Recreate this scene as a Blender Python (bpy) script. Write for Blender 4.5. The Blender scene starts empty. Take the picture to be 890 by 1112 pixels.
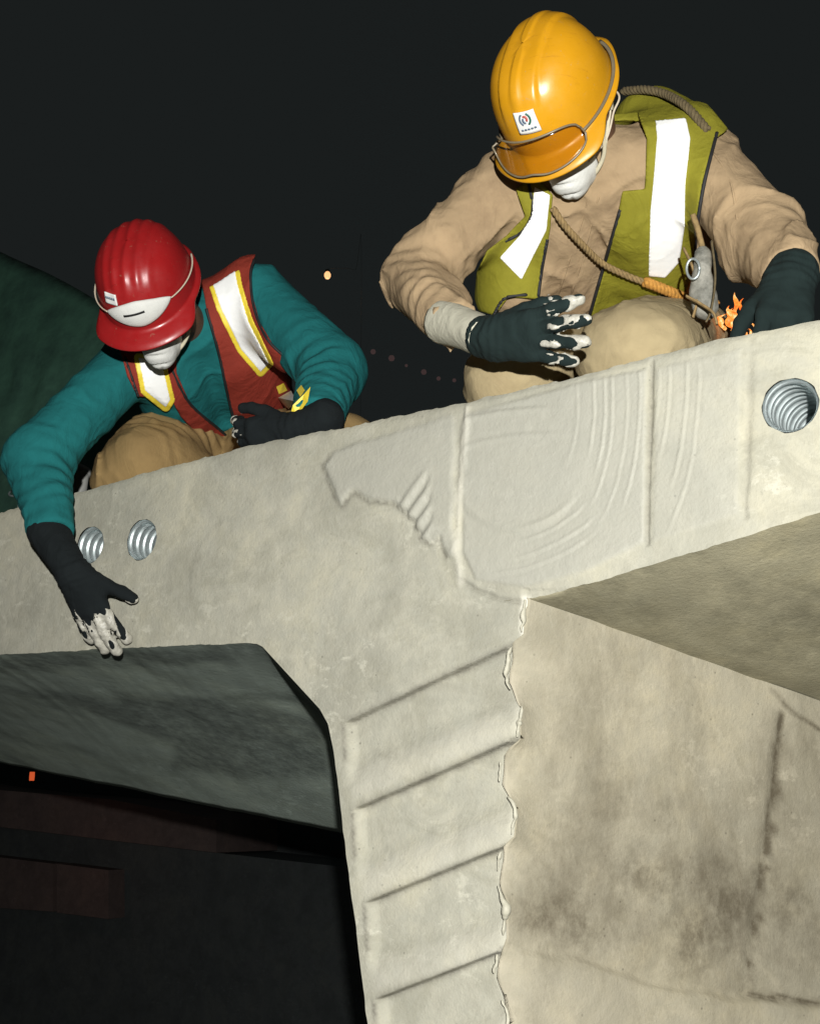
import bpy, bmesh, math, random
import numpy as np
from mathutils import Vector, Matrix
from mathutils.geometry import delaunay_2d_cdt
random.seed(7); np.random.seed(7)
S = bpy.context.scene
COL = S.collection
# ------------------------------------------------------------------ camera
W, H, FPX = 890.0, 1112.0, 1290.0            # proportions of the photograph, focal length in its pixels
CAM = np.array([0.0, -1.9, -0.79])           # below the deck edge (z = 0), 1.9 m in front of the end face (y = 0)
psi, phi = math.radians(34.0), math.radians(14.7)
FW = np.array([-math.sin(psi)*math.cos(phi), math.cos(psi)*math.cos(phi), math.sin(phi)])
RT = np.array([math.cos(psi), math.sin(psi), 0.0])
UP = np.cross(RT, FW)
cd = bpy.data.cameras.new('camera'); cam = bpy.data.objects.new('camera', cd); COL.objects.link(cam)
cd.sensor_width = 36.0; cd.lens = FPX/H*36.0; cd.clip_start = 0.02; cd.clip_end = 400
cam.matrix_world = Matrix(((RT[0], UP[0], -FW[0], CAM[0]), (RT[1], UP[1], -FW[1], CAM[1]), (RT[2], UP[2], -FW[2], CAM[2]), (0, 0, 0, 1)))
S.camera = cam
# ------------------------------------------------------------------ night sky, flash, exposure
wd = bpy.data.worlds.new('World'); S.world = wd; wd.use_nodes = True
bg = wd.node_tree.nodes['Background']; bg.inputs[0].default_value = (0.0102, 0.0122, 0.0122, 1); bg.inputs[1].default_value = 1.0
fl = bpy.data.lights.new('flash', 'POINT'); fl.energy = 605; fl.shadow_soft_size = 0.018; fl.color = (1.0, 0.995, 0.96)
flo = bpy.data.objects.new('flash', fl); COL.objects.link(flo)
flo.location = CAM - FW*0.50 + UP*0.27 + RT*0.06
S.view_settings.view_transform = 'Standard'; S.view_settings.look = 'None'
S.view_settings.exposure = 0.0; S.view_settings.gamma = 1.0
S.view_settings.use_curve_mapping = False

# ------------------------------------------------------------------ helpers: projection
def ray(px, py): return FW + RT*(px-W/2)/FPX - UP*(py-H/2)/FPX
def pt(px, py, Y):
    d = ray(px, py); return CAM + d*(Y-CAM[1])/d[1]
def pz(px, py, z):
    d = ray(px, py); return CAM + d*(z-CAM[2])/d[2]
def proj(P):
    v = P-CAM; z = v@FW
    return W/2+FPX*(v@RT)/z, H/2-FPX*(v@UP)/z, z
def nrm(v): v = np.asarray(v, float); return v/np.linalg.norm(v)

# ------------------------------------------------------------------ helpers: noise
def _hash(i, j, k, s):
    n = (i.astype(np.int64)*73856093) ^ (j.astype(np.int64)*19349663) ^ (k.astype(np.int64)*83492791) ^ (s*2654435)
    n = (n ^ (n >> 13))*1274126177; n = n & 0x7fffffff; n = (n ^ (n >> 15))*668265263; n = n & 0x7fffffff
    return (n & 0xffff)/32767.5-1.0
def vnoise(P, f, s=1):
    Q = P*f; I = np.floor(Q).astype(int); t = Q-I; t = t*t*(3-2*t)
    r = 0
    for a in (0, 1):
        wa = t[:, 0] if a else 1-t[:, 0]
        for b in (0, 1):
            wb = t[:, 1] if b else 1-t[:, 1]
            for c in (0, 1):
                wc = t[:, 2] if c else 1-t[:, 2]
                r = r+wa*wb*wc*_hash(I[:, 0]+a, I[:, 1]+b, I[:, 2]+c, s)
    return r
def fbm(P, f, s=1, n=3):
    r = 0; a = 1.0
    for i in range(n): r = r+a*vnoise(P, f*2**i, s+i); a *= .5
    return r

# ------------------------------------------------------------------ helpers: signed distance fields on a grid
class Field:
    def __init__(self, lo, hi, h):
        self.o = np.array(lo, float); self.h = h
        self.n = np.ceil((np.array(hi)-self.o)/h).astype(int)+1
        self.F = np.full(self.n, 0.5)
    def block(self, lo, hi):
        a = np.clip(np.floor((np.array(lo)-self.o)/self.h).astype(int), 0, self.n)
        b = np.clip(np.ceil((np.array(hi)-self.o)/self.h).astype(int)+1, 0, self.n)
        sl = tuple(slice(x, y) for x, y in zip(a, b))
        ax = [self.o[i]+self.h*np.arange(a[i], b[i]) for i in range(3)]
        X = np.stack(np.meshgrid(*ax, indexing='ij'), -1)
        return sl, X
    def merge(self, sl, d, k):
        A = self.F[sl]
        if k > 0:
            hh = np.clip(.5+.5*(A-d)/k, 0, 1); self.F[sl] = A*(1-hh)+d*hh-k*hh*(1-hh)
        else: self.F[sl] = np.minimum(A, d)
    def cap(self, a, b, ra, rb=None, k=.02):
        rb = ra if rb is None else rb
        a = np.asarray(a, float); b = np.asarray(b, float); m = max(ra, rb)+.06+k
        sl, X = self.block(np.minimum(a, b)-m, np.maximum(a, b)+m)
        if X.size == 0: return
        ba = b-a; t = np.clip(((X-a)@ba)/max(ba@ba, 1e-9), 0, 1)
        d = np.linalg.norm(X-a-t[..., None]*ba, axis=-1)-(ra+(rb-ra)*t)
        self.merge(sl, d, k)
    def ell(self, c, R, r, k=.02):
        c = np.asarray(c, float); r = np.asarray(r, float); m = r.max()+.06+k
        sl, X = self.block(c-m, c+m)
        if X.size == 0: return
        q = (X-c)@np.asarray(R)              # R columns are the axes
        k0 = np.linalg.norm(q/r, axis=-1); k1 = np.linalg.norm(q/(r*r), axis=-1)
        self.merge(sl, k0*(k0-1)/np.maximum(k1, 1e-6), k)
    def band(self, w):
        idx = np.nonzero(np.abs(self.F) < w); P = np.stack(idx, -1)*self.h+self.o
        return idx, P
    def sample(self, P):
        q = (np.atleast_2d(P)-self.o)/self.h; q = np.clip(q, 0, self.n-1.001); i = q.astype(int); t = q-i; r = 0
        for a in (0, 1):
            for b in (0, 1):
                for c in (0, 1):
                    w = (t[:, 0] if a else 1-t[:, 0])*(t[:, 1] if b else 1-t[:, 1])*(t[:, 2] if c else 1-t[:, 2])
                    r = r+w*self.F[i[:, 0]+a, i[:, 1]+b, i[:, 2]+c]
        return r
    def hit(self, px, py, off=0.0, t0=1.5, t1=5.0):
        d = ray(px, py); d = d/np.linalg.norm(d)
        ts = np.arange(t0, t1, .004); P = CAM+ts[:, None]*d
        ok = np.all((P > self.o) & (P < self.o+self.h*(self.n-1)), axis=1)
        f = np.where(ok, self.sample(P), 1.0)-off
        w = np.nonzero(f < 0)[0]
        return None if len(w) == 0 else P[w[0]]
    def copy(self):
        g = object.__new__(Field); g.o, g.h, g.n = self.o, self.h, self.n; g.F = self.F.copy(); return g
    def mesh(self): return surface_nets(self.F, self.o, self.h)

def surface_nets(F, o, h):
    s = F < 0
    n = np.array(F.shape)-1
    cs = np.zeros(n, int)
    offs = [(a, b, c) for a in (0, 1) for b in (0, 1) for c in (0, 1)]
    def sub(A, q): return A[q[0]:q[0]+n[0], q[1]:q[1]+n[1], q[2]:q[2]+n[2]]
    for q in offs: cs += sub(s, q)
    cell = (cs > 0) & (cs < 8)
    ci = np.stack(np.nonzero(cell), -1)
    acc = np.zeros((len(ci), 3)); cnt = np.zeros(len(ci))
    for a in offs:
        for ax in range(3):
            if a[ax]: continue
            b = list(a); b[ax] = 1
            fa = F[ci[:, 0]+a[0], ci[:, 1]+a[1], ci[:, 2]+a[2]]; fb = F[ci[:, 0]+b[0], ci[:, 1]+b[1], ci[:, 2]+b[2]]
            x = (fa < 0) != (fb < 0)
            t = np.where(x, fa/np.where(x, fa-fb, 1), 0)
            p = np.tile(np.array(a, float), (len(ci), 1)); p[:, ax] += t
            acc += p*x[:, None]; cnt += x
    V = (ci+acc/np.maximum(cnt, 1)[:, None])*h+o
    idx = np.full(n, -1); idx[cell] = np.arange(len(ci))
    quads = []
    for ax in range(3):
        u, v = (ax+1) % 3, (ax+2) % 3
        A = [slice(None)]*3; B = [slice(None)]*3
        A[ax] = slice(0, n[ax]); B[ax] = slice(1, n[ax]+1)
        A[u] = B[u] = slice(1, n[u]); A[v] = B[v] = slice(1, n[v])
        sa, sb = s[tuple(A)], s[tuple(B)]
        e = np.stack(np.nonzero(sa != sb), -1)
        if len(e) == 0: continue
        flip = sa[tuple(e.T)]
        base = e.copy(); base[:, u] += 1; base[:, v] += 1
        def at(du, dv):
            c = base.copy(); c[:, u] += du; c[:, v] += dv; return idx[tuple(c.T)]
        q = np.stack([at(-1, -1), at(0, -1), at(0, 0), at(-1, 0)], -1)
        q = np.where(flip[:, None], q, q[:, ::-1]); quads.append(q)
    return V, np.concatenate(quads)

def poly_sd(x, y, poly):
    P = np.asarray(poly, float); d = np.full(x.shape, 1e18); s = np.ones(x.shape)
    j = len(P)-1
    for i in range(len(P)):
        ex, ey = P[j]-P[i]; wx, wy = x-P[i, 0], y-P[i, 1]
        t = np.clip((wx*ex+wy*ey)/(ex*ex+ey*ey+1e-12), 0, 1)
        d = np.minimum(d, (wx-ex*t)**2+(wy-ey*t)**2)
        c1 = y >= P[i, 1]; c2 = y < P[j, 1]; c3 = ex*wy > ey*wx
        s = np.where((c1 & c2 & c3) | (~c1 & ~c2 & ~c3), -s, s); j = i
    return s*np.sqrt(d)
def line_d(x, y, pl):
    d = np.full(np.shape(x), 1e9)
    for (ax, ay), (bx, by) in zip(pl[:-1], pl[1:]):
        ex, ey = bx-ax, by-ay; t = np.clip(((x-ax)*ex+(y-ay)*ey)/(ex*ex+ey*ey+1e-9), 0, 1)
        d = np.minimum(d, np.hypot(x-ax-ex*t, y-ay-ey*t))
    return d

# ------------------------------------------------------------------ helpers: objects
WL = {}
def wloc(o): return WL.get(o.name, np.zeros(3)) if o else np.zeros(3)
def tag(o, label=None, cat=None, group=None, kind=None):
    for k, v in (('label', label), ('category', cat), ('group', group), ('kind', kind)):
        if v: o[k] = v
    return o
def thing(name, loc, label, cat, group=None):
    o = bpy.data.objects.new(name, None); COL.objects.link(o); o.location = loc; o.empty_display_size = .1
    WL[o.name] = np.array(loc, float); return tag(o, label, cat, group)
def build(name, V, F, mat, parent=None, smooth=True, loc=None):
    me = bpy.data.meshes.new(name); V = np.asarray(V, float)
    base = wloc(parent) if parent else (np.array(loc, float) if loc is not None else np.zeros(3))
    me.from_pydata((V-base).tolist(), [], [list(map(int, f)) for f in F]); me.update()
    o = bpy.data.objects.new(name, me); COL.objects.link(o)
    if mat: me.materials.append(mat)
    if smooth: me.polygons.foreach_set('use_smooth', [True]*len(me.polygons))
    WL[o.name] = base
    if parent: o.parent = parent
    else: o.location = base
    return o
def attr(o, name, vals):
    a = o.data.attributes.new(name, 'FLOAT', 'POINT'); a.data.foreach_set('value', np.asarray(vals, float))
def join(parts):
    V = []; F = []; n = 0
    for v, f in parts:
        V.append(np.asarray(v, float)); F += [[i+n for i in q] for q in f]; n += len(v)
    return np.concatenate(V), F
def smooth_path(P, n=60):
    P = np.asarray(P, float); m = len(P); out = []
    for i in range(m-1):
        p0, p1, p2, p3 = P[max(i-1, 0)], P[i], P[i+1], P[min(i+2, m-1)]
        for t in np.linspace(0, 1, max(2, n//(m-1)), endpoint=False):
            out.append(.5*((2*p1)+(p2-p0)*t+(2*p0-5*p1+4*p2-p3)*t*t+(3*p1-p0-3*p2+p3)*t**3))
    out.append(P[-1]); return np.array(out)
def tube(P, r, seg=8, flat=1.0, nref=None):
    P = np.asarray(P, float); n = len(P); r = np.broadcast_to(r, (n,))
    T = np.gradient(P, axis=0); T /= np.linalg.norm(T, axis=1)[:, None]+1e-12
    a = nrm(np.cross(T[0], [0.3, .2, 1] if nref is None else np.cross(nref, T[0]))); V = []
    for i in range(n):
        a = a-(a@T[i])*T[i]; a = nrm(a); b = np.cross(T[i], a)
        for k in range(seg):
            th = 2*math.pi*k/seg; V.append(P[i]+r[i]*(math.cos(th)*a+flat*math.sin(th)*b))
    F = [[i*seg+k, i*seg+(k+1) % seg, (i+1)*seg+(k+1) % seg, (i+1)*seg+k] for i in range(n-1) for k in range(seg)]
    F.append(list(range(seg))[::-1]); F.append([(n-1)*seg+k for k in range(seg)])
    return np.array(V), F
def rope_strands(P, r, pitch, strands=3, ph=0):
    P = np.asarray(P, float); d = np.r_[0, np.cumsum(np.linalg.norm(np.diff(P, axis=0), axis=1))]
    m = int(d[-1]/.003); s = np.linspace(0, d[-1], m); Q = np.stack([np.interp(s, d, P[:, i]) for i in range(3)], -1)
    T = np.gradient(Q, axis=0); T /= np.linalg.norm(T, axis=1)[:, None]; out = []
    a = nrm(np.cross(T[0], [0, 0, 1])); fr = []
    for i in range(m): a = nrm(a-(a@T[i])*T[i]); fr.append((a, np.cross(T[i], a)))
    for k in range(strands):
        th = 2*math.pi*(s/pitch+k/strands)+ph
        path = [Q[i]+r*.5*(math.cos(th[i])*fr[i][0]+math.sin(th[i])*fr[i][1]) for i in range(m)]
        out.append(tube(path, r*.56, 6))
    return join(out)
def boxv(lo, hi):
    x0, y0, z0 = lo; x1, y1, z1 = hi
    V = [(x0, y0, z0), (x1, y0, z0), (x1, y1, z0), (x0, y1, z0), (x0, y0, z1), (x1, y0, z1), (x1, y1, z1), (x0, y1, z1)]
    return V, [(0, 3, 2, 1), (4, 5, 6, 7), (0, 1, 5, 4), (1, 2, 6, 5), (2, 3, 7, 6), (3, 0, 4, 7)]
def lathe(prof, n=32, c=(0, 0, 0), ax=(0, 0, 1), cap=True):
    ax = nrm(ax); a = nrm(np.cross(ax, [1, .1, .2])); b = np.cross(ax, a); V = []
    for r, z in prof:
        for k in range(n):
            t = 2*math.pi*k/n; V.append(np.array(c)+ax*z+r*(math.cos(t)*a+math.sin(t)*b))
    F = [[i*n+k, i*n+(k+1) % n, (i+1)*n+(k+1) % n, (i+1)*n+k] for i in range(len(prof)-1) for k in range(n)]
    if cap: F.append(list(range(n))[::-1]); F.append([(len(prof)-1)*n+k for k in range(n)])
    return np.array(V), F

# ------------------------------------------------------------------ helpers: materials
class NT:
    def __init__(self, name):
        self.m = bpy.data.materials.new(name); self.m.use_nodes = True; self.t = self.m.node_tree
        self.b = self.t.nodes['Principled BSDF']; self.out = self.t.nodes['Material Output']
        self.co = self.t.nodes.new('ShaderNodeTexCoord').outputs['Object']
    def n(self, kind, **kw):
        x = self.t.nodes.new(kind)
        for k, v in kw.items():
            if k in x.inputs: x.inputs[k].default_value = v
            else: setattr(x, k, v)
        return x
    def l(self, a, b): self.t.links.new(a, b)
    def noise(self, scale, detail=4, rough=.6, stretch=None, dist=0):
        x = self.n('ShaderNodeTexNoise', Scale=scale, Detail=detail, Roughness=rough, Distortion=dist)
        c = self.co
        if stretch:
            mp = self.n('ShaderNodeMapping'); mp.inputs['Scale'].default_value = stretch; self.l(c, mp.inputs[0]); c = mp.outputs[0]
        self.l(c, x.inputs['Vector']); return x.outputs[0]
    def ramp(self, fac, stops):
        r = self.n('ShaderNodeValToRGB'); self.l(fac, r.inputs[0]); e = r.color_ramp.elements
        while len(e) < len(stops): e.new(.5)
        for el, (p, c) in zip(e, stops):
            el.position = p; el.color = (*c, 1) if len(c) == 3 else c
        return r.outputs[0]
    def mix(self, fac, a, b, mode='MIX'):
        x = self.n('ShaderNodeMix', data_type='RGBA', blend_type=mode)
        for i, v in ((0, fac), (6, a), (7, b)):
            if hasattr(v, 'links'): self.l(v, x.inputs[i])
            elif i == 0: x.inputs[0].default_value = v
            else: x.inputs[i].default_value = (*v, 1)
        return x.outputs[2]
    def math(self, op, a, b=0.0):
        x = self.n('ShaderNodeMath', operation=op)
        for i, v in ((0, a), (1, b)):
            if hasattr(v, 'links'): self.l(v, x.inputs[i])
            else: x.inputs[i].default_value = v
        return x.outputs[0]
    def bump(self, hs):
        prev = None
        for h, st, d in hs:
            b = self.n('ShaderNodeBump', Strength=st, Distance=d); self.l(h, b.inputs['Height'])
            if prev: self.l(prev, b.inputs['Normal'])
            prev = b.outputs[0]
        self.l(prev, self.b.inputs['Normal'])
    def attr(self, name): return self.n('ShaderNodeAttribute', attribute_name=name).outputs['Fac']
    def col(self, c):
        if hasattr(c, 'links'): self.l(c, self.b.inputs['Base Color'])
        else: self.b.inputs['Base Color'].default_value = (*c, 1)
    def set(self, **kw):
        for k, v in kw.items(): self.b.inputs[k.replace('_', ' ')].default_value = v
        return self

def mul(c, f): return tuple(x*f for x in c)
def cloth(name, c, weave=900, var=.25, dirt_shade=None, rough=.95, bumpd=.004, sheen=.0):
    t = NT(name)
    n1 = t.noise(7, 5); n2 = t.noise(40, 3)
    a = t.ramp(n1, [(.3, mul(c, 1-var)), (.7, mul(c, 1+var))])
    a = t.mix(t.math('MULTIPLY', n2, .5), a, mul(c, .62), 'MIX')
    if dirt_shade: a = t.mix(t.ramp(t.noise(5, 6, .7), [(.52, (0, 0, 0)), (.72, (.7, .7, .7))]), a, dirt_shade)
    t.col(a); t.set(Roughness=rough, Sheen_Weight=sheen, Specular_IOR_Level=.15)
    cr = t.ramp(t.noise(13, 3, .5, stretch=(1, 1, .6), dist=1.2), [(.40, (0, 0, 0)), (.50, (1, 1, 1)), (.60, (0, 0, 0))])
    t.bump([(cr, .22, bumpd), (t.noise(16, 3, .5, dist=.6), .5, bumpd*2.2), (t.noise(75, 4, .65), .4, bumpd*.5), (t.noise(weave, 1), .4, .0014)])
    return t.m
def plain(name, c, rough=.5, metal=0, var=.12, scale=30, bump=.0, spec=.5):
    t = NT(name); t.col(t.ramp(t.noise(scale, 4), [(.3, mul(c, 1-var)), (.7, mul(c, 1+var))]))
    t.set(Roughness=rough, Metallic=metal, Specular_IOR_Level=spec)
    if bump: t.bump([(t.noise(scale*2, 4), .5, bump)])
    return t.m
def emit(name, c, s):
    t = NT(name); t.col((0, 0, 0)); t.b.inputs['Emission Color'].default_value = (*c, 1); t.set(Emission_Strength=s); return t.m

def concrete(name, c, dirt_shade_col=(.12, .11, .09), use_attr=True, dirtamt=.35, rough=.85, streak=None, scale=1.0):
    t = NT(name)
    big = t.noise(3.2*scale, 8, .68, dist=.4); mid = t.noise(14*scale, 6, .68, dist=.8); fine = t.noise(120*scale, 4, .7)
    a = t.ramp(big, [(.36, mul(c, .74)), (.5, c), (.62, (c[0]*1.14, c[1]*1.12, c[2]*1.06))])
    a = t.mix(t.ramp(mid, [(.35, (0, 0, 0)), (.7, (.55, .55, .55))]), a, (c[0]*.80, c[1]*.83, c[2]*.86))
    a = t.mix(t.ramp(t.noise(30*scale, 5, .7), [(.55, (0, 0, 0)), (.75, (.35, .35, .35))]), a, (c[0]*1.25, c[1]*1.25, c[2]*1.25))
    a = t.mix(t.ramp(t.noise(8*scale, 9, .78, dist=.8), [(.47, (0, 0, 0)), (.60, (.48, .48, .48))]), a, (c[0]*.70, c[1]*.70, c[2]*.67))
    a = t.mix(t.math('MULTIPLY', t.ramp(t.noise(2.6*scale, 3), [(.47, (.12, .12, .12)), (.60, (1, 1, 1))]), t.ramp(t.noise(17*scale, 9, .75, stretch=(1, 1, 1.6), dist=.3), [(.55, (0, 0, 0)), (.62, (.55, .55, .55))])), a, (c[0]*1.36, c[1]*1.37, c[2]*1.40))
    a = t.mix(t.math('MULTIPLY', t.ramp(fine, [(.60, (0, 0, 0)), (.72, (1, 1, 1))]), .38), a, mul(c, .58))
    pv = t.n('ShaderNodeTexVoronoi', Scale=38*scale); t.l(t.co, pv.inputs['Vector']); a = t.mix(t.math('MULTIPLY', t.ramp(pv.outputs[0], [(.05, (1, 1, 1)), (.11, (0, 0, 0))]), t.ramp(t.noise(9*scale, 2), [(.5, (0, 0, 0)), (.6, (.75, .75, .75))])), a, mul(c, .42))
    if streak: a = t.mix(t.math('MULTIPLY', t.ramp(t.noise(5, 6, .7, stretch=streak), [(.48, (0, 0, 0)), (.68, (1, 1, 1))]), dirtamt), a, dirt_shade_col)
    if use_attr:
        a = t.mix(t.math('MULTIPLY', t.attr('epoxy'), .75), a, (c[0]*.90, c[1]*.92, c[2]*.98))
        dn = t.ramp(t.noise(25, 6, .75), [(.30, (0, 0, 0)), (.62, (1, 1, 1))])
        a = t.mix(t.math('MINIMUM', t.math('MULTIPLY', t.attr('dirt_shade'), t.math('ADD', dn, .35)), .92), a, dirt_shade_col)
        a = t.mix(t.attr('lip'), a, (c[0]*1.5, c[1]*1.5, c[2]*1.6))
    t.col(a); t.set(Roughness=rough, Specular_IOR_Level=.3)
    if use_attr: t.l(t.math('SUBTRACT', rough, t.math('MULTIPLY', t.attr('epoxy'), .38)), t.b.inputs['Roughness'])
    v = t.n('ShaderNodeTexVoronoi', Scale=55*scale); t.l(t.co, v.inputs['Vector'])
    pores = t.ramp(v.outputs[0], [(.05, (0, 0, 0)), (.12, (1, 1, 1))])
    t.bump([(t.noise(9*scale, 5, .6), .22, .005), (mid, .2, .002), (fine, .8, .0020), (pores, .12, .001)])
    return t.m

M = {}
M['concrete'] = concrete('pale_concrete', (.40, .384, .310))
M['web'] = concrete('web_concrete', (.385, .348, .258), dirt_shade_col=(.095, .078, .050), streak=(1, 1, .35), dirtamt=.45)
M['soffit'] = concrete('soffit_concrete', (.33, .30, .20), dirt_shade_col=(.08, .075, .05), use_attr=True, streak=(1, .6, 1), dirtamt=.5)
M['dark_soffit'] = concrete('greenish_soffit', (.30, .35, .30), dirt_shade_col=(.075, .09, .08), use_attr=True, streak=(1, .25, 1), dirtamt=.0, scale=.7)
M['zinc'] = plain('galvanised_steel', (.56, .62, .62), .48, .8, .2, 40)
M['dark'] = plain('dark_hole', (.02, .02, .02), .9)
M['shirt_teal'] = cloth('teal_jersey', (.013, .140, .142), var=.2, weave=700)
M['shirt_tan'] = cloth('khaki_drill', (.37, .265, .155), var=.12, dirt_shade=(.22, .15, .09))
M['trousers_tan'] = cloth('tan_trousers', (.30, .20, .085), var=.12, dirt_shade=(.22, .145, .06), bumpd=.0025)
M['trousers_beige'] = cloth('beige_trousers', (.38, .305, .175), var=.10, dirt_shade=(.28, .215, .12), bumpd=.0025)
M['vest_red'] = cloth('red_orange_mesh', (.27, .038, .024), var=.2, weave=1200, rough=.75)
M['vest_lime'] = cloth('lime_mesh', (.24, .22, .022), var=.15, weave=1200, rough=.75)
M['strip'] = plain('reflective_tape', (.95, .95, .93), .45, 0, .03, 60, .0006)
M['strip_edge'] = plain('yellow_tape_flare', (.80, .62, .05), .5, 0, .08, 60)  # yellow tape bits, and the flare painted round the strips
M['piping'] = plain('black_piping', (.012, .012, .013), .7)
M['glove'] = cloth('black_knit', (.0095, .0125, .0135), var=.3, weave=1000, rough=.95, sheen=.0)
M['glove_green'] = cloth('dark_green_knit', (.012, .021, .020), var=.3, weave=1000, rough=.95, sheen=.0)
M['cuff'] = cloth('cream_cotton', (.50, .48, .38), var=.08)
M['epoxy'] = plain('wet_epoxy', (.38, .365, .31), .4, 0, .25, 90, .003)
M['skin'] = plain('brown_skin', (.105, .052, .030), .5, 0, .12, 40, .0006)
M['hair'] = plain('black_hair', (.01, .009, .008), .6, 0, .3, 200, .001)
M['mask'] = cloth('white_filter', (.70, .70, .66), var=.05, weave=500, bumpd=.001)
M['elastic'] = plain('pale_elastic', (.55, .47, .36), .7)
M['strap'] = plain('cream_webbing', (.55, .5, .36), .7)
M['boot'] = plain('dark_leather', (.03, .025, .02), .6)
M['rope'] = plain('hemp_rope', (.23, .155, .065), .9, 0, .3, 120, .001)
M['rope_orange'] = plain('orange_rope', (.42, .20, .035), .85, 0, .3, 120, .001)
M['rope_dark'] = plain('dark_rope', (.10, .075, .035), .9, 0, .3, 120, .001)
M['sticker'] = plain('white_sticker', (.75, .75, .72), .4, 0, .03)
M['ink'] = plain('blue_grey_ink', (.10, .14, .20), .5)
M['ink_red'] = plain('red_ink', (.45, .10, .08), .5)
M['ink_green'] = plain('green_ink', (.02, .12, .09), .5)
M['ink_black'] = plain('black_ink', (.01, .01, .01), .5)
M['bucket'] = plain('white_plastic', (.62, .62, .58), .4)
def shell(name, c, scuff):
    t = NT(name); a = t.ramp(t.noise(6, 5), [(.3, mul(c, .9)), (.7, mul(c, 1.06))])
    a = t.mix(t.ramp(t.noise(28, 8, .8, dist=1.5), [(.60, (0, 0, 0)), (.78, (.5, .5, .5))]), a, scuff)
    t.col(a); t.l(t.ramp(t.noise(20, 6, .7), [(.3, (.24, .24, .24)), (.72, (.55, .55, .55))]), t.b.inputs['Roughness'])
    sc = t.ramp(t.noise(9, 9, .85, stretch=(1, 1, 6), dist=3), [(.58, (0, 0, 0)), (.62, (.5, .5, .5))]); a = t.mix(sc, a, mul(scuff, .9)); a = t.mix(t.ramp(t.noise(60, 6, .8), [(.62, (0, 0, 0)), (.70, (.55, .55, .55))]), a, (.30, .24, .16)); t.col(a)
    t.bump([(t.noise(12, 3), .15, .002), (t.noise(150, 3), .08, .0006)])
    return t.m
M['helmet_red'] = shell('red_shell', (.30, .011, .012), (.16, .012, .012))
M['helmet_yellow'] = shell('amber_shell', (.56, .265, .008), (.36, .15, .01))
# ================================================================== the precast segment
seg = thing('bridge_segment', pt(650, 400, 0.6), 'pale precast concrete bridge segment with ribbed shear keys, smeared grey paste and three duct holes', 'bridge segment')
def fp(px, py): p = pt(px, py, 0); return (p[0], p[2])
TOP = [(-420, 640), (-200, 602), (0, 556), (70, 539), (150, 515), (280, 481), (400, 458), (500, 437), (640, 405), (760, 373), (890, 345), (1100, 280)]
BOT_R = [ (890, 556), (725, 608), (640, 634), (600, 643), (570, 649)]
WEB_R = [(570, 649), (567, 688), (554, 702), (550, 740), (556, 752), (565, 768), (563, 801), (551, 811), (543, 820), (542, 850), (552, 866), (558, 876), (556, 908), (544, 919), (540, 958), (548, 982), (548, 1018), (540, 1034), (536, 1060), (545, 1085), (551, 1112), (544, 1180), (541, 1250)]
WEB_L = [(418, 1250), (400, 1112), (386, 1000), (372, 890), (362, 815), (356, 786), (348, 770)]
BOT_L = [(285, 703), (278, 699), (268, 698), (140, 703), (0, 711), (-200, 723), (-420, 737)]
_q = [tuple(float(v[0]) for v in proj(np.array([q])))[:2] for q in ((1.7, 0, .06), (1.7, 0, -.27))]
TOP.append(_q[0]); BOT_R.insert(0, _q[1])
def dens(P, step=.006, jit=.0012, close=False):
    out = []
    for a, b in zip(P[:-1], P[1:]):
        a, b = np.array(fp(*a)), np.array(fp(*b)); n = max(1, int(np.linalg.norm(b-a)/step))
        for i in range(n): out.append(a+(b-a)*i/n)
    out.append(np.array(fp(*P[-1]))); out = np.array(out)
    nn = np.array([vnoise(np.array([[x*1., 3., z*1.]]), f, s)[0]*j for x, z in out for f, s, j in ((28, 3, jit*1.6), (90, 5, jit))]).reshape(-1, 2).sum(1)
    out[:, 1] += nn; return out
def dens2(P, step, jit):
    out = dens(P, step, 0); q = np.stack([out[:, 0], out[:, 0]*0, out[:, 1]], -1)
    out[:, 0] += vnoise(q, 40, 9)*jit; out[:, 1] += vnoise(q, 40, 11)*jit; return out
topP = dens(TOP, .006, .0022); brP = dens(BOT_R, .006, .0012); wrP = dens2(WEB_R, .006, .003); wlP = dens2(WEB_L, .006, .0012); blP = dens(BOT_L, .006, .0010)
loop = np.concatenate([topP, brP, wrP, wlP, blP])
DUCTS = [(857, 440, .048), (154, 586, .050), (98, 592, .047)]
dc = [(np.array(fp(x, y)), r) for x, y, r in DUCTS]
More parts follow.
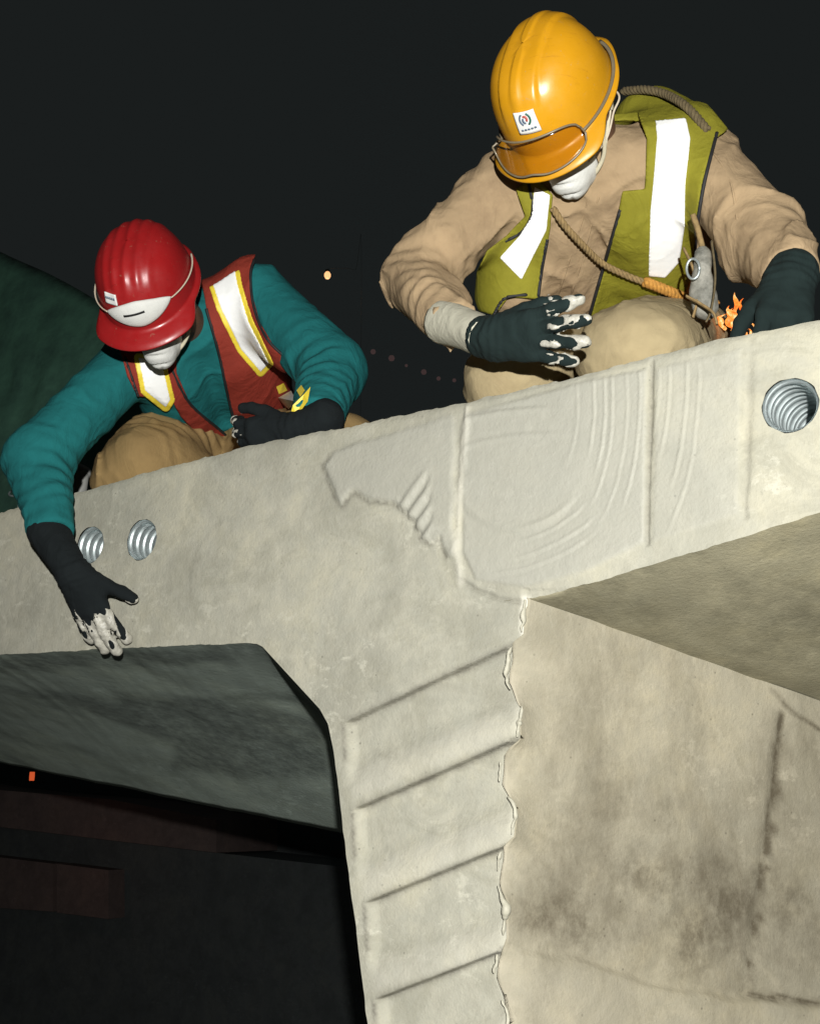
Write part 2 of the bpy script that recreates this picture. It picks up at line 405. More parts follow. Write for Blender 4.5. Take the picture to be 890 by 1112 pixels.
# key lines (left end, right end) and where each sloped band starts
KEYS = [((371, 785), (551, 701), (377, 832), (560, 758)), ((381, 879), (555, 803), (389, 938), (557, 870)),
        ((394, 980), (551, 916), (399, 1040), (546, 990)), ((405, 1085), (542, 1032), (412, 1150), (540, 1100)), ((418, 1205), (540, 1150), (424, 1260), (538, 1215))]
def face_height(x, y, P):
    """relief of the end face in metres, outwards positive"""
    h = np.zeros(len(x)); ep = np.zeros(len(x)); dirt_shade = np.zeros(len(x)); lip = np.zeros(len(x))
    ss = lambda e0, e1, v: (lambda t: t*t*(3-2*t))(np.clip((v-e0)/(e1-e0), 0, 1))
    wob = vnoise(P, 30, 21)*1.5+vnoise(P, 90, 22)*.8
    # shear key pockets
    for (l, r, bl, br) in KEYS:
        s = (x-l[0])/(r[0]-l[0]); y0 = l[1]+(r[1]-l[1])*s; yb = bl[1]+(br[1]-bl[1])*s+wob
        xl = l[0]+(y-l[1])*.07; xr = r[0]+40+0*y
        inx = ss(0, 11, x-xl)*ss(0, 8, xr-x)
        p = ss(0, 3.0, y-y0)*(1-ss(-12, 32, y-yb))
        h -= .019*p*inx
        lipm = 0*np.exp(-((x-xr-4)/3.2)**2)*ss(6, 14, y-y0)*(1-ss(-12, 2, y-yb))
        h += .006*lipm; lip = np.maximum(lip, lipm)
        lipb = 0*np.exp(-((x-xr-13)/3.5)**2)*ss(4, 12, y-yb)*(1-ss(36, 48, y-yb))
        h += .005*lipb; lip = np.maximum(lip, lipb*.9)
        dirt_shade = np.maximum(dirt_shade, .55*np.exp(-((y-y0-2)/4)**2)*inx)  # shade under each key line, painted in as a dark line
        lit_band = ss(2, 16, y-yb)*inx*(1-ss(38, 46, y-yb)); lip = np.maximum(lip, .22*lit_band)  # lit slope of each key painted paler
        dl = np.exp(-((x-xl-1)/2)**2)*ss(-4, 4, y-y0)*(1-ss(-10, 5, y-yb)); dirt_shade = np.maximum(dirt_shade, .7*dl)  # dark line down the left edge of each pocket
    # mortar joint lines
    d = line_d(x, y, [(507, 442), (503, 500), (499, 560), (497, 600), (500, 632)])+wob*.8
    h += .0045*np.exp(-(d/3.4)**2); lip = np.maximum(lip, .42*np.exp(-(d/3.2)**2))
    d = line_d(x, y, [(500, 630), (515, 640), (540, 650), (570, 655)])+wob*.6; h -= .005*np.exp(-(d/3)**2); dirt_shade = np.maximum(dirt_shade, .35*np.exp(-(d/3)**2))
    d = line_d(x, y, [(707, 392), (706, 450), (703, 520), (702, 590)])+wob*.5; h -= .006*np.exp(-(d/2.3)**2); dirt_shade = np.maximum(dirt_shade, .55*np.exp(-(d/2.2)**2))
    d = line_d(x, y, [(815, 368), (812, 470), (808, 560)])+wob*1.4; h -= .003*np.exp(-(d/3)**2); dirt_shade = np.maximum(dirt_shade, .22*np.exp(-(d/3)**2))
    d = line_d(x, y, [(569, 650), (568, 668), (567, 690)])+wob*.8; h += .003*np.exp(-(d/3)**2); lip = np.maximum(lip, .9*np.exp(-(d/3.4)**2))
    # rounded arris at the right edge of the web
    xe = np.interp(y, [q[1] for q in WEB_R], [q[0] for q in WEB_R])
    h -= np.where(y > 640, .006*ss(-7, 0, x-xe)**2, 0)
    # comb marks of the notched spreader in the wet paste
    big = np.array([(503, 448), (640, 410), (704, 398), (702, 590), (640, 622), (570, 640), (515, 632), (500, 600)], float)
    a = ss(0, 6, -poly_sd(x, y, big)); ep = np.maximum(ep, a)
    right = np.array([(709, 398), (806, 375), (803, 560), (706, 592)], float); b = ss(0, 6, -poly_sd(x, y, right)); ep = np.maximum(ep, b*.55)
    h += a*.0035+b*.002
    def comb(cx, cy, ex, ey, radii, a0, a1, amp, wd, soft=.25):
        r = np.hypot((x-cx)/ex, (y-cy)/ey)+vnoise(P, 9, 41)*.018+vnoise(P, 30, 42)*.006; an = np.arctan2((y-cy)/ey, (x-cx)/ex); o = 0
        for i, rr in enumerate(radii):
            w = ss(a0+.1*math.sin(i*7.), a0+soft+.1*math.sin(i*3.), an)*(1-ss(a1-soft+.15*math.sin(i*5.), a1+.15*math.sin(i*5.), an))
            o = o+w*(amp*(.6+.6*abs(math.sin(i*2.3))))*(np.exp(-((r-rr)/wd)**2)-.5*np.exp(-((r-rr-1.9*wd)/wd)**2))
        return o
    h += a*comb(545, 440, 100, 150, [.82, 1.0, 1.12, 1.2, 1.36, 1.5], -.55, .62, .0017, .012)
    h += a*comb(530, 400, 100, 118, [1.52, 1.63, 1.78, 1.9], .75, 1.6, .0016, .016)
    h += a*comb(590, 560, 150, 88, [1.0, 1.3], -2.5, -1.3, .0022, .03)
    h += a*comb(560, 430, 110, 165, [.86], .75, 2.4, .0028, .03)
    h += b*comb(640, 420, 100, 190, [.75, .86, 1.05, 1.18], -.3, .75, .0016, .013)
    # the left patch of paste with its ragged lower edge
    lp = np.array([(350, 505), (362, 488), (420, 470), (495, 447), (497, 610), (486, 606), (478, 585), (468, 593), (458, 588), (449, 566), (430, 548), (402, 545), (384, 536), (371, 552), (362, 540), (356, 520)], float)
    sd = poly_sd(x, y, lp)+wob*1.2; c = ss(0, 5, -sd); ep = np.maximum(ep, c*.9); h += .007*c*(.4+.6*ss(455, 520, y))
    low = ss(500, 535, y)+ss(365, 352, x); dirt_shade = np.maximum(dirt_shade, .5*np.exp(-(np.maximum(sd, 0)/2.6)**2)*(sd > -1)*np.clip(low, 0, 1)*(x < 485))  # darker fringe along the lower and left edge of the patch
    rg = np.array([(432, 545), (455, 520), (468, 505), (473, 560), (474, 592), (455, 585)], float); g = ss(0, 4, -poly_sd(x, y, rg))
    uu = (x-450)*.82+(y-550)*.57; h += g*.004*np.sin(uu/2.1+wob*.25)
    # bites out of the duct mouths and general unevenness
    for (dx, dy, r) in DUCTS:
        pass
    h *= 1.0
    h += .0020*fbm(P, 6, 61, 2)+.0004*vnoise(P, 60, 64)
    big2 = vnoise(P, 4, 70); h += .0015*np.where(big2 > .15, 1, 0)*ss(.15, .3, big2)*(1-ep)
    e = 8 if False else 0
    ytop = np.interp(x, [p[0] for p in TOP], [p[1] for p in TOP]); h -= .006*np.exp(-np.maximum(y-ytop, 0)/3.0)
    return h, ep, dirt_shade, lip
def in_poly(P, poly): return poly_sd(P[:, 0], P[:, 1], poly)
# vertex cloud inside the outline
pts = []; x0, z0 = loop.min(0); x1, z1 = loop.max(0)
def grid(xa, xb, za, zb, st, cond=None):
    gx, gz = np.meshgrid(np.arange(xa, xb, st), np.arange(za, zb, st*.9)); gx = gx+(np.arange(gx.shape[0]) % 2)[:, None]*st*.5
    return np.stack([gx.ravel(), gz.ravel()], -1)
fine = grid(-2.65, -.40, -1.2, .06, .0062); coarse = grid(x0, x1, z0, z1, .03)
inf = (coarse[:, 0] > -2.63) & (coarse[:, 0] < -.42) & (coarse[:, 1] > -1.18)
xf0, xf1, zf0 = fp(498, 500)[0], fp(816, 500)[0], fp(700, 640)[1]
ultra = grid(xf0, xf1, -.42, .03, .0034); inu = (fine[:, 0] > xf0-.003) & (fine[:, 0] < xf1+.003) & (fine[:, 1] > -.422)
cand = np.concatenate([fine[~inu], ultra, coarse[~inf]])
sd = in_poly(cand, loop); cand = cand[sd < -.0045]
for c, r in dc: cand = cand[np.hypot(*(cand-c).T) > r+.004]
kv = []; ke = []
V2 = [Vector(p) for p in loop]; E2 = [(i, (i+1) % len(loop)) for i in range(len(loop))]
for c, r in dc:
    b = len(V2); n = 48
    for k in range(n):
        t = 2*math.pi*k/n; rr = r*(1+.012*math.sin(5*t)+.015*math.sin(3*t+1)); V2.append(Vector((c[0]+rr*math.cos(t), c[1]+rr*math.sin(t))))
    E2 += [(b+k, b+(k+1) % n) for k in range(n)]
for (l, r, bl, br) in KEYS[:4]:
    for off in (-1.6, 0, 1.0, 2.0, 3.0, 4.6):
        b = len(V2); n = 44
        for k in range(n+1): V2.append(Vector(fp(l[0]+(r[0]-l[0]-4)*k/n, l[1]+off+(r[1]-l[1])*k/n)))
        E2 += [(b+k, b+k+1) for k in range(n)]
V2 += [Vector(p) for p in cand]
res = delaunay_2d_cdt(V2, E2, [], 0, 1e-5)
fv = np.array([(v.x, v.y) for v in res[0]]); ft = np.array(res[2])
cen = fv[ft].mean(1); keep = in_poly(cen, loop) < 0
for c, r in dc: keep &= np.hypot(*(cen-c).T) > r*.97
ft = ft[keep]
P3 = np.stack([fv[:, 0], np.zeros(len(fv)), fv[:, 1]], -1)
qx, qy, _ = proj(P3); hgt, ep, dirt_shade, lip = face_height(qx, qy, P3)
P3[:, 1] -= hgt
for t in ft:
    pass
nrm_sign = np.cross(P3[ft[:, 1]]-P3[ft[:, 0]], P3[ft[:, 2]]-P3[ft[:, 0]])[:, 1]
ft = np.where((nrm_sign > 0)[:, None], ft[:, ::-1], ft)
used = np.unique(ft); remap = np.full(len(fv), -1); remap[used] = np.arange(len(used))
ef = build('end_face', P3[used], remap[ft], M['concrete'], seg)
attr(ef, 'epoxy', ep[used]); attr(ef, 'dirt_shade', dirt_shade[used]); attr(ef, 'lip', lip[used])

def bead(path, r, seed):
    P = smooth_path([pt(x, y, -.003) for x, y in path], 26); n = len(P); P = P+.0032*np.stack([vnoise(P, 90, seed), vnoise(P, 60, seed+1), vnoise(P, 60, seed+2)], -1)
    rr = .85*r*(.35+.65*np.sin(np.linspace(.05, math.pi-.05, n)))*(1+.9*vnoise(P, 130, seed+4)); V, F = tube(P, rr, 8, .8); build('paste_bead', V, F, M['bead'], ef)
M['bead'] = plain('pale_paste', (.43, .41, .325), .6, 0, .15, 80, .002)
for k, (pa, r) in enumerate((([(570, 651), (568, 668), (567, 687)], .0065), ([(556, 702), (552, 710), (550, 725), (550, 738), (554, 748)], .0050), ([(566, 767), (564, 785), (562, 801)], .0055), ([(543, 826), (542, 848)], .0035), ([(552, 866), (558, 878), (556, 906)], .0050), ([(543, 925), (540, 945)], .0035), ([(541, 962), (549, 985), (548, 1000), (547, 1017)], .0075), ([(540, 1036), (537, 1056)], .004), ([(545, 1086), (551, 1108), (548, 1130)], .0055))): bead(pa, r, 300+k*9)
L = 3.2
def edge3(poly2):       # the outline with the relief applied, so that the sides meet the face
    P = np.stack([poly2[:, 0], np.zeros(len(poly2)), poly2[:, 1]], -1); qx, qy, _ = proj(P); P[:, 1] -= face_height(qx, qy, P)[0]; return P
def _sweepdir(sx):
    p0 = pt(570, 649, 0); best = None
    for Y in np.arange(.3, 4, .002):
        p = pt(890, 762, Y); e = abs(p[0]-p0[0]-sx*Y)
        if best is None or e < best[0]: best = (e, Y, p)
    return sx, (best[2][2]-p0[2])/best[1]
SX, SZ = _sweepdir(.50)
def sweep(name, front, ys, mat, dz=None, rel=None, flip=False, at=None, kw=9, kd=.05):
    """surface swept back from an edge of the face; rel(P) gives a small relief along nrm"""
    rows = [front]; base = front.copy()
    for y in ys:
        r = base.copy(); r[:, 1] = y
        k = min(1, y/kd); sm = base.copy()
        ker = np.ones(kw)/kw
        for a in (0, 2): sm[:, a] = np.convolve(np.pad(base[:, a], kw//2, mode='reflect', reflect_type='odd'), ker, 'valid')
        r[:, 0] = base[:, 0]*(1-k)+sm[:, 0]*k; r[:, 2] = base[:, 2]*(1-k)+sm[:, 2]*k
        if dz is not None: r[:, 0] += dz[0]*y; r[:, 2] += dz[1]*y
        rows.append(r)
    V = np.concatenate(rows); n = len(front)
    F = [[i*n+k, i*n+k+1, (i+1)*n+k+1, (i+1)*n+k] for i in range(len(rows)-1) for k in range(n-1)]
    if flip: F = [f[::-1] for f in F]
    if rel is not None: V = rel(V)
    o = build(name, V, F, mat, seg); z = np.zeros(len(V))
    e = at(V) if at else (z, z, z)
    attr(o, 'epoxy', e[0]); attr(o, 'dirt_shade', e[1]); attr(o, 'lip', e[2]); return o
yl = np.concatenate([[.008, .02, .05], np.arange(.08, L, .02)]); yc = np.concatenate([[.008, .02, .05], np.arange(.1, L, .1), [L]])
sub = lambda P, k: np.concatenate([P[:-1:k], P[-1:]])
sweep('deck_top', edge3(sub(topP, 2)), yc, M['concrete'], rel=lambda V: V)
# right soffit with a faint ridge and dirt where it meets the web
def rel_sof(V):
    V[:, 2] += np.where(V[:, 1] > .02, .003*fbm(V, 6, 81), 0); return V
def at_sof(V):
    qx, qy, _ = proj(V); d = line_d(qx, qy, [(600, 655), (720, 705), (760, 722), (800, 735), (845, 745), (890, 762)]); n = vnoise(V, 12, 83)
    dirt_shade = np.clip(.9*np.exp(-(d/9)**2)*np.clip(n*2+.3, 0, 1)*(qx > 730), 0, 1)
    dirt_shade = np.maximum(dirt_shade, .5*np.clip((V[:, 1]-1.5)*.6, 0, .7))  # tone darkens towards the back
    return qx*0, dirt_shade, qx*0
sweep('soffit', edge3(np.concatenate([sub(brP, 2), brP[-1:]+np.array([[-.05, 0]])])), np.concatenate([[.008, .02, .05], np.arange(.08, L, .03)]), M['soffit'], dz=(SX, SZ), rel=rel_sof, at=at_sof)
e0, e1 = edge3(topP[-1:])[0], edge3(brP[:1])[0]; ys = yc; V = []
for y in [0]+list(ys): V += [(e0[0], max(y, e0[1]), e0[2]), (e1[0]+SX*y, max(y, e1[1]), e1[2]+SZ*y)]
oc = build('slab_end', V, [[2*i, 2*i+1, 2*i+3, 2*i+2] for i in range(len(ys))], M['concrete'], seg, False)
for nm in ('epoxy', 'dirt_shade', 'lip'): attr(oc, nm, np.zeros(len(V)))
# web side
def web_rel(V):
    qx, qy, _ = proj(V); w = vnoise(V, 20, 91)*2
    d = line_d(qx, qy, [(852, 772), (842, 850), (832, 930), (822, 1000), (810, 1078)])+w
    g = np.exp(-(d/4)**2)*(V[:, 1] > .3)
    d2 = line_d(qx, qy, [(808, 1080), (850, 1084), (900, 1092)])+w; g2 = np.exp(-(d2/4)**2)
    lowl = np.array([(546, 1034), (620, 1040), (700, 1070), (800, 1086), (900, 1096), (900, 1300), (540, 1300)], float)
    sd = poly_sd(qx, qy, lowl)+w*2; st = np.clip(.5-sd/8, 0, 1)*(V[:, 1] > .015)
    V[:, 0] += .012*st-.007*g-.008*g2+.003*fbm(V, 6, 95)*(V[:, 1] > .02); return V
def web_at(V):
    qx, qy, _ = proj(V); n = vnoise(V, 16, 97)*.5+.5; w = vnoise(V, 25, 98)*2.5
    da = np.abs(line_d(qx+w, qy, [(846, 775), (838, 850), (828, 930), (818, 1000), (808, 1078)])); db = np.abs(line_d(qx+.7*w, qy, [(857, 775), (848, 850), (836, 930), (824, 1000), (813, 1078)]))
    dirt_shade = 1.0*np.exp(-(da/2.8)**2)+.75*np.exp(-(db/2.2)**2)
    dirt_shade = np.maximum(dirt_shade, .9*np.exp(-((line_d(qx, qy+w, [(808, 1080), (850, 1084), (900, 1092)]))/4)**2))
    dirt_shade = np.maximum(dirt_shade, .8*np.exp(-((line_d(qx, qy+w, [(840, 752), (862, 775), (890, 792)]))/2.5)**2))
    sm = .55*np.exp(-((qx-880)/50)**2-((qy-960)/110)**2)+np.exp(-((qx-690)/130)**2-((qy-960)/95)**2)+.8*np.exp(-((qx-600)/45)**2-((qy-1005)/26)**2)+.5*np.exp(-((qx-685)/30)**2-((qy-870)/28)**2)+.8*np.exp(-((qx-800)/70)**2-((qy-1020)/70)**2)
    dirt_shade = np.maximum(dirt_shade, np.clip(sm*.52*(n+.35), 0, .62))
    lip = np.clip(.5*np.exp(-((V[:, 1]-.0)/.012)**2)*(vnoise(V, 35, 99)+.2), 0, 1)
    ep = .5*np.exp(-((qx-640)/90)**2-((qy-1085)/35)**2)
    return ep, np.clip(dirt_shade, 0, 1), lip
sweep('web', edge3(wrP), np.concatenate([[.004, .01, .02, .05], np.arange(.07, 2.9, .014), np.arange(2.95, L+.1, .1)]), M['web'], dz=(SX, SZ), rel=web_rel, at=web_at, kw=61, kd=.035)
sweep('web_back', edge3(sub(wlP, 2)), yc[:18], M['concrete'])
# greenish soffit of the cantilever wing, dropping towards the back
fr = edge3(sub(np.concatenate([wlP[-26:], blP]), 2))
A0, A1 = pt(0, 829, 1.1), pt(370, 905, 1.1)
def wing(fr):
    ys = np.concatenate([[.0, .008, .02, .05], np.arange(.09, 1.12, .025)]); rows = []
    for y in ys:
        t = y/ys[-1]; r = fr.copy()
        xb = fr[:, 0]-.55; k = (xb-A1[0])/(A0[0]-A1[0]); zb = A1[2]+(A0[2]-A1[2])*k
        ease = t*(.35+.65*t)
        r[:, 0] = fr[:, 0]+(xb-fr[:, 0])*t; r[:, 1] = fr[:, 1]*(1-min(1, y/.05))+y; r[:, 2] = fr[:, 2]+(np.maximum(zb, -.95)-fr[:, 2])*ease
        rows.append(r)
    # cover behind the web too
    V = np.concatenate(rows); n = len(fr)
    F = [[i*n+k, i*n+k+1, (i+1)*n+k+1, (i+1)*n+k] for i in range(len(rows)-1) for k in range(n-1)]
    last = rows[-1].copy(); last[:, 2] = -.02; b = len(V); V = np.concatenate([V, last]); i = len(rows)-1
    F += [[i*n+k, i*n+k+1, b+k+1, b+k] for k in range(n-1)]
    V[:, 2] += .004*fbm(V, 5, 77)*(V[:, 1] > .03)
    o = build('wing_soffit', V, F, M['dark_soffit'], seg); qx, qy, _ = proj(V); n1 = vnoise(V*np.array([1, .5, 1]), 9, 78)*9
    d1 = poly_sd(qx, qy+n1*.35, np.array([(-20, 743), (100, 755), (200, 757), (325, 752), (335, 761), (250, 762), (345, 781), (358, 845), (264, 846), (186, 836), (192, 804), (113, 780)], float))  # darker wedge across the soffit
    d2 = poly_sd(qx, qy+n1*.6, np.array([(0, 712), (280, 699), (290, 712), (160, 722), (60, 728), (0, 726)], float))  # shadow of the front edge, painted as a dark band
    dirt_shade = np.clip(.5-d1/9, 0, 1)*.55+np.clip(.5-d2/6, 0, 1)*.5
    attr(o, 'epoxy', n1*0); attr(o, 'dirt_shade', np.clip(dirt_shade, 0, .9)); attr(o, 'lip', n1*0)
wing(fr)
for (c, r), dep in zip(dc, (.30, .30, .30)):
    rr = r*.985; prof = []; n = 150; ps = .021
    for i in range(n+1):
        y = dep*i/n; w = (y/ps) % 1; b = math.exp(-((w-.5)/.11)**2); prof.append((rr-.001-.0062*b, y))
    V, F = lathe(prof, 48, (c[0], .001, c[1]), (0, 1, 0), cap=False)
    # helical lead so that the ribs run as a thread
    d = build('duct', V, [f[::-1] for f in F], M['zinc'], seg)
    V, F = lathe([(rr, 0), (rr*.5, .004), (.001, .004)], 32, (c[0], dep-.002, c[1]), (0, 1, 0), cap=False); build('plug', V, F, M['dark'], d)
# ================================================================== the two workers
def frame_to_cam(p):
    c = nrm(CAM-p); v = nrm(UP-(UP@c)*c); return c, v, np.cross(v, c)
def head_axes(p, al, be, ga):
    """al: nod towards the chest, be: turn to the photo's left, ga: roll in the picture"""
    al, be, ga = map(math.radians, (al, be, ga)); c, v, r = frame_to_cam(p)
    v, r = v*math.cos(ga)-r*math.sin(ga), r*math.cos(ga)+v*math.sin(ga)
    u = math.cos(al)*v+math.sin(al)*c; f = -math.sin(al)*v+math.cos(al)*c
    f2 = math.cos(be)*f-math.sin(be)*r; l = math.cos(be)*r+math.sin(be)*f
    return np.stack([l, f2, u], -1)
class Helmet:
    def __init__(self, p, R, a=.113, b=.140, h=.145, ridge='wide'):
        self.p, self.R, self.a, self.b, self.h, self.ridge = np.array(p), R, a, b, h, ridge
    def loc(self, th, ph, off=0.0):
        cp = max(math.cos(ph), 0)**.62; x = self.a*cp*math.sin(th); y = self.b*cp*math.cos(th); z = self.h*max(math.sin(ph), 0)**.95
        g = nrm([x/self.a**2, y/self.b**2, z/self.h**2+1e-6])
        k = np.clip((ph-.22)/.25, 0, 1); k = k*k*(3-2*k); ax = abs(x)
        if self.ridge == 'wide':
            t = np.clip((.043-ax)/.007, 0, 1); bmp = .0055*t*t*(3-2*t); t = np.clip((.011-ax)/.005, 0, 1); bmp += .003*t*t*(3-2*t)
        else:
            bmp = 0
            for cx, am in ((0, .0036), (.027, .0030), (.052, .0022)): bmp += am*math.exp(-((ax-cx)/.0075)**2)
        back = 1 if y < .1 else max(0, 1-(y-.1)/.03)
        return np.array([x, y, z])+g*(off+bmp*k*back)
    def at(self, th, ph, off=0.0): return self.p+self.R@self.loc(th, ph, off)
    def l2w(self, q): return self.p+self.R@np.asarray(q, float)
    def mesh(self):
        n = 120; m = 44; V = []; F = []
        for i in range(m+1):
            ph = math.pi/2*(1-i/m)
            for k in range(n): V.append(self.loc(2*math.pi*k/n, ph*.9985+.0005))
        def lip(k):
            th = 2*math.pi*k/n; c = math.cos(th); t = np.clip((c-.30)/.45, 0, 1); t = t*t*(3-2*t)
            tb = np.clip((-c-.5)/.4, 0, 1); return .011+.032*t+.014*tb*tb, -.006-.012*t-.004*tb, th
        rows = [(0.25, .15), (.7, .6), (1.0, 1.0), (1.02, 1.5), (.96, 1.75), (.6, 1.2), (0.0, .55)]
        for fr_, fz in rows:
            for k in range(n):
                o, z, th = lip(k); b = np.array([self.a*math.sin(th), self.b*math.cos(th), 0]); d = nrm([math.sin(th)/self.a, math.cos(th)/self.b, 0])
                V.append(b+d*o*fr_+np.array([0, 0, z*min(fz, 1)-(.003 if fz > 1.3 else (.0015 if fz > 1 else 0))]))
        for i in range(1, 12):
            ph = math.pi/2*i/11
            for k in range(n): V.append(self.loc(2*math.pi*k/n, min(ph, 1.569), -.0045)*np.array([1, 1, 1]))
        V = np.array(V); R_ = len(V)//n
        for i in range(R_-1):
            for k in range(n): F.append([i*n+k, i*n+(k+1) % n, (i+1)*n+(k+1) % n, (i+1)*n+k])
        return self.p+V@self.R.T, [f[::-1] for f in F]
    def patch(self, tc, pc, wt, hp, rot=0, off=.0016, puff=0, shape='rect', nu=14, nv=10, thick=.0012):
        """small closed pad on the shell: centre (tc, pc), half sizes in radians"""
        top = []
        for j in range(nv+1):
            for i in range(nu+1):
                u, w = 2*i/nu-1, 2*j/nv-1
                if shape == 'lens': hh = max(1-abs(u)**1.6, 0)**.8; pu, pw = u, w*hh
                elif shape == 'oval':
                    a_, b_ = u, w; pu, pw = a_*math.sqrt(max(0, 1-b_*b_/2)), b_*math.sqrt(max(0, 1-a_*a_/2))
                else: pu, pw = u, w
                x, y = pu*wt, pw*hp; c, s = math.cos(rot), math.sin(rot)
                e = (1-u*u)*(1-w*w); top.append((tc+x*c-y*s, pc+x*s+y*c, off+thick+puff*max(e, 0)**.6))
        V = [self.at(t, p, o) for t, p, o in top]; k = len(V); V += [self.at(t, p, off-.003) for t, p, o in top]
        F = []; W_ = nu+1
        for j in range(nv):
            for i in range(nu):
                q = [j*W_+i, j*W_+i+1, (j+1)*W_+i+1, (j+1)*W_+i]; F.append(q[::-1]); F.append([a+k for a in q])
        rim = list(range(nu+1))+[j*W_+nu for j in range(1, nv+1)]+[nv*W_+i for i in range(nu-1, -1, -1)]+[j*W_ for j in range(nv-1, 0, -1)]
        for a, b in zip(rim, rim[1:]+rim[:1]): F.append([a, b, b+k, a+k])
        return np.array(V), F

def glove_field(Wp, d, thumb, curls, spread=.10, thumb_c=(.5, .3), cuff=None, sc=1.0, cuff_r=(.041, .047), tl=.62):
    d = nrm(d); lat = nrm(thumb-(thumb@d)*d); n = frame_to_cam(Wp)[0]; n = n-(n@d)*d-(n@lat)*lat
    bn = np.cross(d, lat); bn = bn if bn@nrm(CAM-Wp) > 0 else -bn       # back of the hand looks at the camera side
    lo = Wp-.24; hi = Wp+.27; f = Field(lo, hi, .0036)
    if cuff is not None:
        f.cap(cuff, Wp, cuff_r[1], cuff_r[0]*.86, .01)
    rk = .0155*sc; tips = []
    for i in range(4):
        k = Wp+d*(.090-.003*abs(i-1)-.004*(i == 3))*sc+lat*(.031-.0205*i)*sc+bn*(.004-.004*abs(i-1.3))
        f.cap(Wp+lat*(.018-.012*i)*sc, k, .021*sc, rk, .016)
        L_ = [(.044, .028, .021), (.049, .031, .022), (.045, .029, .021), (.036, .022, .018)][i]; a = spread*(1.4-i)
        dd = nrm(d*math.cos(a)+lat*math.sin(a)); p = k; ang = 0; r0 = .0128*sc*(1 if i < 3 else .9)
        for s_, (ln, cu) in enumerate(zip(L_, curls[i])):
            ang += cu; dr = dd*math.cos(ang)-bn*math.sin(ang); q = p+dr*ln*sc; f.cap(p, q, r0, r0*.93, .005); p = q; r0 *= .93
        tips.append(p)
    tb = Wp+d*.020*sc+lat*.022*sc-bn*.006; t1 = tb+nrm(d*.75+lat*tl-bn*.25)*.046*sc
    f.cap(tb, t1, .022*sc, .0155*sc, .012)
    a, b = thumb_c; t2 = t1+nrm(d*math.cos(a)+lat*math.sin(a)-bn*.25)*.034*sc; f.cap(t1, t2, .0145*sc, .0135*sc, .005)
    t3 = t2+nrm(d*math.cos(b)+lat*math.sin(b)-bn*.35)*.026*sc; f.cap(t2, t3, .0132*sc, .012*sc, .004); tips.append(t3)
    idx, P = f.band(.012)
    f.F[idx] += .0016*fbm(P, 45, 5, 2)+.0012*np.sin((P-Wp)@d*2*math.pi/.016+3*vnoise(P, 30, 8))*np.exp(-((P-Wp)@d/.035)**2)
    return f, dict(d=d, lat=lat, bn=bn, W=Wp, tips=tips)
def smear(f, g, start, thumb_start, seed, streak=.030, thick=.0012, holes=0.0):
    """paste on the finger ends: the same hand, a little fatter, cut off raggedly towards the palm"""
    e = f.copy(); idx, P = e.band(.02); q = P-g['W']; s = q@g['d']; w = q@g['lat']; b = q@g['bn']
    Q = np.stack([s*.14, w, b], -1)
    cut = start-s+streak*vnoise(Q, 110, seed)+.014*vnoise(P, 70, seed+1)
    dt = np.linalg.norm(P-g['tips'][4], axis=1)
    cut2 = dt-thumb_start+.01*vnoise(P, 70, seed+2)
    th = thick+.0016*vnoise(P, 60, seed+3)+.0016*vnoise(P, 150, seed+4)
    v = np.maximum(e.F[idx]-th, np.minimum(cut, cut2)*.6); Qh = np.stack([s*.22, w, b], -1); v = np.maximum(v, (holes-.55-1.2*vnoise(Qh, 95, seed+8)-.25*vnoise(P, 120, seed+9))*.008); e.F[:] = np.where(np.abs(e.F) < .02, 1, np.maximum(e.F, .01)); e.F[idx] = v
    return e

def cloth_wrinkle(f, folds, a1=.006, a2=.007, fr=8, seed=3):
    idx, P = f.band(.03); w = a1*fbm(P, fr, seed, 2)
    Q = P+.05*np.stack([vnoise(P, 7, seed+5), vnoise(P, 7, seed+6), vnoise(P, 7, seed+7)], -1)
    r = 1-np.abs(vnoise(Q*np.array([1, 1, .75]), 10, seed+9)); w += a2*(r**5-.25)
    r2 = 1-np.abs(vnoise(Q*np.array([.7, 1, 1]), 21, seed+12)); w += a2*.30*(r2**5-.25); r3 = 1-np.abs(vnoise(Q*np.array([1, .6, .8]), 34, seed+13)); w += a2*.06*(r3**4-.25)
    for c, ax, lam, am, rad in folds:
        q = P-c; s = q@nrm(ax); dd = np.linalg.norm(q, axis=1)
        sn = np.sin(2*math.pi*s/lam*(1+.25*vnoise(P, 4, seed+14))+4.5*vnoise(P, 9, seed+15)+1.2*vnoise(P, 24, seed+16)); w += am*np.exp(-(dd/rad)**2)*sn*np.clip(vnoise(P, 8, seed+17)*1.3+.45, 0, 1.2)
    f.F[idx] -= w
def out(f, name, mat, parent, smooth=True):
    V, Q = f.mesh(); return build(name, V, Q, mat, parent, smooth)

